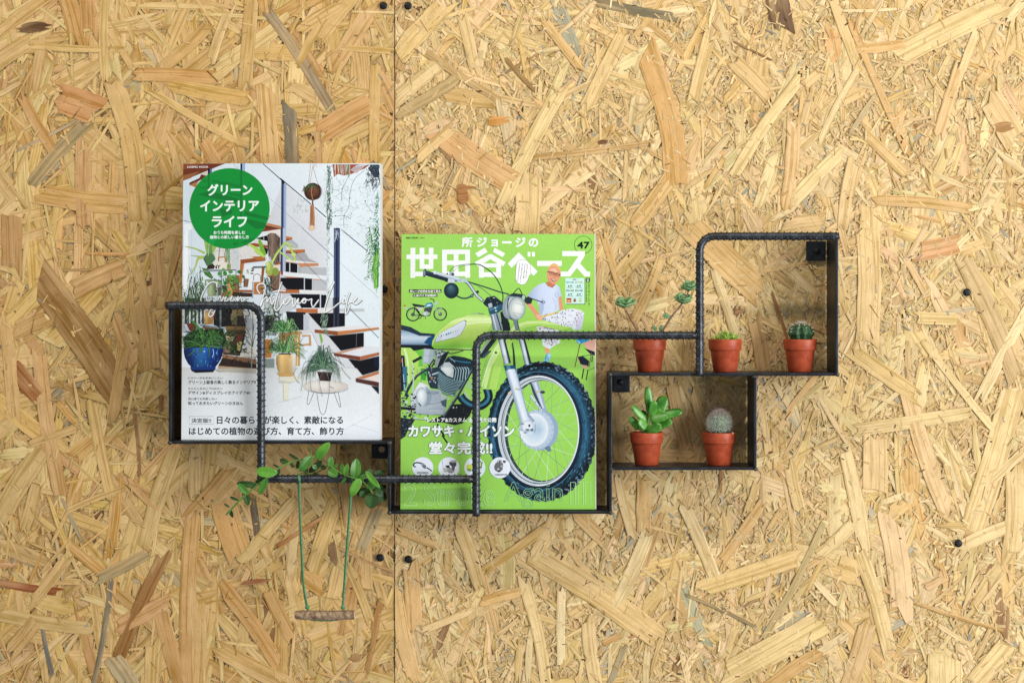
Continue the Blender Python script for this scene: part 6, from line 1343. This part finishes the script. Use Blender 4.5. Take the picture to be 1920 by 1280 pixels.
    p.st(gd, 1.0, (960, 760), (1050, 660), (1250, 618), (1400, 612)); p.st((120, 150, 150), .7, (1030, 770), (1090, 690), (1250, 640), (1400, 616)); p.st(gd, 1.9, (1330, 618), (1440, 614), (1560, 642), (1750, 780), (1870, 950), (1935, 1120), (1950, 1240), (1930, 1330)); p.st(gd, 2.4, (1300, 940), (1560, 1020), (1920, 1140), (2060, 1170), sm=False); p.st((90, 120, 110), .7, (1480, 1020), (1600, 1100), (1740, 1220)); p.st((84, 120, 90), .5, (1340, 960), (1560, 1060), (1800, 1260))
    p.pg((42, 56, 72), (525, 728), (930, 838), (905, 935), (515, 822)); p.pg((70, 88, 108), (540, 745), (900, 845), (895, 868), (535, 770))
    for k in range(16): x = 545+k*23; p.st((22, 32, 44), .8, (x, 742+k*6.2), (x-10, 815+k*6.2))
    p.el((60, 74, 92), 500, 775, 33, 78, 10); p.el((132, 146, 164), 492, 778, 20, 56, 10); p.pg((40, 50, 60), (900, 790), (925, 770), (945, 850), (925, 945), (880, 940))
    p.pg((204, 212, 222), (940, 860), (1065, 875), (1045, 965), (930, 950)); p.pg((170, 182, 196), (960, 760), (1010, 745), (1050, 790), (1050, 850), (950, 840)); p.el((50, 66, 80), 1020, 800, 26, 22); p.pg((196, 206, 218), (1040, 870), (1250, 890), (1240, 950), (1050, 940)); p.el((110, 126, 140), 1080, 925, 26, 16)
    p.st((176, 190, 206), 5.2, (700, 768), (900, 830), (1180, 905), w2=7); p.st((236, 242, 248), 1.6, (690, 762), (900, 822), (1150, 888)); p.el((206, 214, 226), 692, 768, 33, 33); p.el((240, 244, 250), 684, 760, 14, 14)
    p.st((58, 76, 94), 5.8, (1240, 915), (1320, 985), (1400, 1100), (1470, 1195), (1580, 1300)); p.st((200, 210, 224), 3.4, (1230, 905), (1310, 970), (1395, 1090), (1465, 1190), (1570, 1290)); p.el((190, 204, 214), 1255, 915, 32, 36)
    p.st((44, 84, 84), 3.0, (1090, 1200), (1200, 1246), (1310, 1236), (1400, 1170)); p.pg((70, 90, 104), (1340, 1190), (1420, 1150), (1400, 1230), (1350, 1235)); p.el((180, 200, 206), 1378, 1200, 10); p.pg((30, 44, 50), (1450, 1110), (1500, 1105), (1510, 1140), (1470, 1160))
    p.gel((84, 126, 138), (18, 34, 44), 995, 1105, 138, 146, 0, -.1, -.5, 1.0); p.ring((60, 100, 90), .6, 995, 1105, 136, 144)
    # steering head and lamp
    Z3(); p.pg((34, 46, 56), (815, 690), (850, 640), (920, 625), (1000, 690), (1015, 720), (960, 760), (870, 740), (830, 712))
    for k in range(14): x, y = q.uniform(830, 960), q.uniform(640, 720); p.el(q.choice(((110, 130, 144), (60, 80, 96), (24, 34, 42), (176, 190, 200))), x, y, q.uniform(5, 14), q.uniform(4, 9), q.uniform(0, 90), 10)
    p.pg((176, 188, 200), (862, 700), (895, 690), (905, 740), (872, 750)); p.pg((46, 88, 110), (862, 742), (1015, 692), (1004, 745), (960, 780), (880, 806)); p.pg((84, 130, 150), (870, 748), (960, 718), (950, 740), (880, 766)); p.el((206, 220, 228), 928, 738, 8); p.el((206, 220, 228), 935, 764, 8)
    p.pg((150, 164, 178), (882, 800), (962, 784), (1002, 945), (912, 950)); p.st((214, 222, 230), 2, (905, 800), (940, 945), sm=False); p.st((44, 54, 66), 2.2, (940, 792), (985, 945), sm=False); p.st((60, 74, 88), 1, (890, 810), (915, 940)); p.pg((32, 42, 48), (975, 780), (1010, 760), (1060, 880), (1070, 950), (1000, 950))
    p.st((24, 44, 34), 1.2, (1010, 830), (985, 880), (1040, 900), (1010, 850)); p.st((24, 40, 34), 1.2, (1000, 900), (1040, 940)); p.pg((120, 136, 150), (1095, 850), (1130, 845), (1150, 945), (1115, 950)); p.st((36, 46, 58), 1.3, (1130, 848), (1152, 945))
    p.st((30, 48, 48), 1.6, (1080, 625), (1110, 585), (1145, 555), (1160, 575), (1185, 630)); p.el((150, 166, 174), 1062, 728, 66, 112, 8); p.gel((220, 228, 232), (130, 146, 156), 1080, 735, 70, 112, 8, -.3, -.4); p.pg((44, 58, 66), (1035, 625), (1100, 600), (1200, 615), (1220, 650), (1120, 635)); p.st((54, 66, 74), 2, (1055, 640), (1040, 730), (1068, 830), (1105, 845)); p.el((150, 164, 170), 1125, 742, 82, 108, 6); p.gel((240, 242, 236), (176, 188, 190), 1128, 742, 72, 98, 6, .25, -.05, 1.8); p.pg((184, 194, 194), (1070, 790), (1110, 830), (1160, 836), (1120, 800))
    p.st((130, 142, 146), .6, (1080, 780), (1190, 800)); p.st((130, 142, 146), .6, (1110, 690), (1195, 715)); p.st((170, 180, 182), .8, (1085, 690), (1075, 760)); p.st((160, 174, 180), .8, (1120, 640), (1160, 660), (1195, 720))
    p.pg((40, 56, 62), (1198, 650), (1235, 632), (1275, 650), (1262, 695), (1225, 702), (1200, 680)); p.st((54, 66, 80), 1.6, (1262, 650), (1365, 684)); p.ring((60, 72, 86), .8, 1375, 684, 12, 12, 14); p.el((180, 196, 206), 1190, 640, 14, 22)
    # fork tubes
    M(); p.st((36, 52, 66), 13, (95, 740), (215, 1230), sm=False); p.gst([(110, 128, 150), (236, 242, 248), (196, 210, 224), (120, 138, 160)], 9.4, (85, 740), (200, 1230), sm=False); p.st((40, 54, 64), 11.5, (470, 740), (615, 1290), sm=False); p.gst([(104, 122, 142), (230, 238, 244), (186, 200, 214), (108, 126, 146)], 8, (460, 740), (590, 1290), sm=False); p.st((28, 60, 56), 1.4, (298, 830), (325, 1000), (345, 1290), w2=4.2)
    K_(); p.st((40, 50, 58), 8, (1800, 760), (1540, 1110), sm=False); p.st((160, 172, 182), 3, (1700, 770), (1540, 1030), sm=False); p.pg((70, 84, 96), (1570, 1090), (1680, 990), (1720, 1010), (1600, 1130))
    # front wheel
    N0(); tx_, ty = 1016.5, 811.5
    tyre = [(tx_+(101.5+(1.6 if k % 2 else -1.2))*math.cos(2*math.pi*k/96), ty+(130+(1.8 if k % 2 else -1.4))*math.sin(2*math.pi*k/96)) for k in range(96)]
    p.pg((22, 36, 48), *tyre); p.band([(tx_, ty, 99, 127, (22, 36, 48)), (1014, 811, 95, 122.5, (26, 52, 70)), (1012, 811, 91, 118.5, (40, 82, 108)), (1010.5, 811, 88, 115, (62, 114, 142)), (1009.5, 811, 84.5, 111, (40, 86, 114)), (1009, 811, 81, 107.5, (20, 44, 62)), (1009, 811, 76, 103, (16, 32, 46))], 72, lambda t: .78+.3*math.cos(t*2+.6)+.1*math.sin(t*5))
    for k in range(70):
        a = 2*math.pi*k/70; ca, sa = math.cos(a), math.sin(a)
        for f, w_, h_, cs in ((1.0, 3.4, 3.0, ((150, 164, 178), (60, 84, 100), (24, 34, 44), (110, 130, 146))), (.93, 3.0, 2.6, ((54, 100, 124), (30, 56, 74), (84, 130, 150)))):
            if ca < -.3 and f < 1 and q.random() < .6: continue
            x, y = tx_+101*f*ca-(1 if ca > 0 else -1), ty+129*f*sa; c_ = q.choice(cs)
            if ca < -.2 and f == 1.0: c_ = q.choice(((30, 80, 110), (22, 36, 50), (60, 120, 150)))
            d = math.degrees(math.atan2(129*ca, -101*sa)); p.el(c_, x, y, w_*q.uniform(.7, 1.1), h_*q.uniform(.5, .8), d, 6)
    for k in range(80):
        a = q.uniform(-1.3, 1.75); f = q.uniform(.86, .97); p.st(q.choice(((18, 30, 42), (20, 40, 56), (90, 140, 160))), .8, (tx_+100*f*math.cos(a), ty+128*f*math.sin(a)), (tx_+100*(f+.04)*math.cos(a+.03), ty+128*(f+.04)*math.sin(a+.03)))
    for k in range(260):
        a = q.uniform(0, 6.283); f = q.uniform(.845, .955); da = q.uniform(.02, .09)
        p.st(q.choice(((26, 58, 80), (58, 112, 140), (34, 78, 104), (84, 136, 160), (22, 46, 66), (44, 96, 126))), q.uniform(.8, 2.0), (1011+97*f*math.cos(a), 811+126*f*math.sin(a)), (1011+97*f*math.cos(a+da), 811+126*f*math.sin(a+da)), w2=.5)
    for k in range(150):
        a = q.uniform(-1.35, 2.2); f = q.uniform(.93, 1.0); x, y = tx_+100*f*math.cos(a), ty+128*f*math.sin(a)
        p.pg(q.choice(((18, 26, 36), (30, 52, 68), (120, 136, 152), (66, 90, 108), (22, 38, 52), (90, 110, 128))), (x, y), (x+q.uniform(1.5, 4), y+q.uniform(-1, 1.5)), (x+q.uniform(1, 3.4), y+q.uniform(2, 4)), (x-q.uniform(0, 1), y+q.uniform(1.5, 3)))
    p.ring((70, 120, 150), 1.4, 1009, 811, 84, 111, a0=40, a1=320); p.ring((24, 50, 70), 1.4, 1009.5, 811, 78.5, 105.5)
    p.el((196, 206, 216), 1009.5, 810.5, 76.5, 103.5, n=64); p.el((90, 104, 112), 1011, 810.5, 72.5, 99.5, n=64); p.el((196, 208, 216), 1013, 810.5, 70.5, 97.5, n=64); p.el((58, 70, 76), 1014.5, 810.5, 68.5, 95.5, n=64)
    p.el((156, 214, 91), 1017.5, 810, 66, 93.5, n=64); p.ring((230, 236, 242), 1.6, 1010, 810.5, 74.6, 101.6, a0=-95, a1=95); p.ring((214, 222, 230), 1.0, 1011, 810.5, 70, 97, a0=100, a1=265)
    for k in range(36):
        a = 2*math.pi*k/36; off = .55 if k % 2 else -.55; x0, y0 = 1008+33*math.cos(a), 808+36*math.sin(a); x1, y1 = 1014+69*math.cos(a+off), 810.5+96*math.sin(a+off)
        p.st(q.choice(((206, 232, 204), (140, 172, 150), (180, 214, 180), (110, 140, 130))), .75, (x0, y0), (x1, y1), sm=False)
    O(); p.pg((60, 76, 92), (620, 290), (690, 270), (840, 700), (900, 830), (860, 850), (690, 520)); p.pg((160, 174, 198), (650, 290), (770, 262), (940, 810), (880, 840), (760, 560)); p.pg((206, 216, 230), (690, 300), (740, 285), (890, 780), (850, 760)); p.el((226, 186, 110), 770, 470, 20, 24); p.el((56, 66, 84), 860, 475, 46, 26)
    p.pg((150, 166, 192), (870, 830), (960, 860), (1060, 980), (1120, 1150), (1100, 1290), (1040, 1290), (1060, 1100), (980, 940))
    N0(); p.el((150, 170, 196), 1012, 809, 34.5, 38, n=50); p.gel((232, 239, 246), (176, 194, 214), 1006, 808.5, 32.5, 37, 0, -.3, -.25); p.ring((170, 184, 200), .7, 1004, 808.5, 27.5, 32); p.gel((168, 194, 216), (226, 233, 240), 1001, 808.5, 26.5, 31, 0, .35, 0, .9)
    for k in range(22): a = 2*math.pi*k/22; p.el((116, 134, 156), 1005+30.4*math.cos(a), 808.5+34.6*math.sin(a), .9, n=8)
    p.pg((110, 130, 156), (1020, 842), (1030, 838), (1034, 848), (1028, 850)); O()
    p.st((176, 190, 204), 4.6, (635, 535), (840, 815), sm=False); p.st((226, 232, 238), 1.6, (650, 540), (850, 810), sm=False)
    for x, y in ((730, 655), (795, 735), (825, 775)): p.el((70, 86, 100), x, y, 9)
    p.pg((36, 88, 122), (148, -20), (362, -20), (372, 70), (180, 98)); p.pg((84, 140, 166), (190, -20), (260, -20), (270, 40), (200, 60))
    p.pg((150, 166, 188), (350, 50), (375, 70), (480, 470), (585, 850), (720, 1000), (700, 1010), (560, 920)); lg = mixc((0, (150, 168, 190)), (.3, (232, 240, 248)), (.65, (210, 222, 236)), (1, (150, 166, 188))); p.pgf(lambda u, v: lg(min(1, max(0, (u-.62*v)/.38))), (178, 85), (240, 50), (345, 45), (460, 450), (565, 850), (590, 930), (700, 1000), (740, 1090), (725, 1225), (640, 1245), (450, 1180), (448, 1010), (420, 900), (300, 500));  p.el((226, 186, 116), 375, 415, 17, 24); p.st((170, 184, 198), 3.2, (395, 420), (500, 432), sm=False); p.el((226, 200, 160), 250, 492, 30, 20)
    p.el((190, 204, 218), 590, 1110, 130, 120); p.el((222, 230, 238), 580, 1100, 90, 90)
    for (x, y, a, b, c_) in ((615, 1092, 20, 26, (60, 72, 84)), (580, 1170, 40, 22, (110, 130, 140)), (660, 1170, 30, 24, (84, 120, 120)), (490, 1060, 26, 16, (120, 136, 160)), (540, 1220, 34, 14, (130, 146, 160)), (650, 1210, 36, 16, (200, 214, 222)), (700, 1060, 20, 40, (200, 212, 224))): p.el(c_, x, y, a, b)
    # lettering over the picture
    N0(); wt2 = (240, 250, 248)
    p.tx(wt2, 'レストア&カスタム 全行程大公開', 801.4, 785.6, 930.6, 794.6, .35); p.tx(wt2, 'カワサキ・バイソン', 766, 799.6, 964.4, 822, .95, (92, 128, 128), .7); p.tx(wt2, '堂々完成!!', 805, 830.4, 923.4, 854.6, .85, (92, 128, 128), .7)
    for cx in (793.5, 842.2, 890.6, 937.4): p.el((228, 234, 246), cx, 879.4, 19.6, n=48)
    Q(); ik = (58, 66, 78)
    p.st(ik, 2.6, (310, 512), (275, 495), (285, 455), (330, 440), (400, 450)); p.st((150, 160, 172), 4, (400, 455), (470, 510), w2=6); p.st(ik, .9, (330, 438), (420, 450), (480, 500)); p.st(ik, 2.2, (490, 520), (580, 580), sm=False); p.el((110, 120, 132), 450, 510, 40, 22, 35); p.tx((60, 70, 84), 'EXPANSION', 335, 592, 520, 622, .15)
    p.st((110, 116, 122), .6, (750, 400), (765, 560)); p.pg((74, 76, 80), (860, 430), (985, 410), (980, 490), (940, 520), (870, 480)); p.pg((160, 162, 164), (880, 400), (985, 400), (980, 440), (900, 440)); p.pg((50, 52, 56), (790, 490), (860, 480), (880, 530), (830, 530)); p.el((180, 184, 184), 805, 560, 44, 40); p.el((150, 152, 154), 890, 570, 54, 40); p.ring((80, 82, 86), .6, 890, 570, 54, 40, 20); p.pg((90, 92, 96), (900, 500), (960, 500), (950, 570), (910, 560))
    p.el((206, 222, 60), 1195, 510, 48, 46); p.pg((120, 170, 70), (1150, 540), (1230, 540), (1220, 590), (1170, 580)); p.pg((96, 130, 80), (1380, 440), (1415, 420), (1400, 520), (1385, 560)); p.el((200, 230, 150), 1370, 470, 20, 50)
    R_(); p.el((130, 134, 138), 60, 440, 44, 50); p.el((200, 204, 206), 62, 425, 30, 28, 30); p.el((96, 98, 102), 62, 432, 18, 26, 20); p.pg((110, 112, 116), (0, 440), (120, 450), (110, 560), (40, 600), (-20, 560), (-30, 500)); p.el((190, 194, 198), 40, 550, 20); p.el((70, 72, 78), 50, 580, 30, 18); p.pg((84, 86, 90), (110, 400), (170, 410), (150, 450), (120, 440)); p.el((170, 174, 178), 100, 500, 26, 18)
    Z4(); p.tx((50, 60, 74), 'CARBURETOR', 826, 930, 932, 945, .1)
    oc = (200, 240, 176)
    Q(); p.outline(oc, '2', 118, 780, 330, 1146, .8); p.outline(oc, 'Stroke', 455, 775, 1606, 1150, .8)
    R_(); p.outline((150, 206, 150), 'Again', 145, 760, 1095, 1175, .8)
    for x0, x1 in ((1230, 1312), (1352, 1440), (1476, 1560)): p.st(oc, .8, (x0, 765), (x1, 765), (x1, 1132), (x0, 1132), sm=False, closed=True)
    return p
root, cov, W_, H_m, yy = magazine(341.5, 307.5, 712.5, 825.2, 832-T, -.054, -.042, .0085, 'white interior magazine with a green title disc and potted plants on its cover', .0022)
pr = cover_one().build('cover_print', W_, H_m, yy, cov); bow(root, W_, .0022, .0016)
root, cov, W_, H_m, yy = magazine(751.8, 440, 1115.4, 957, 963-T, -.053, -.032, .0075, 'lime-green magazine with a trail motorcycle on its cover', .0011)
pr = cover_two().build('cover_print', W_, H_m, yy, cov); bow(root, W_, .0026, .0012)
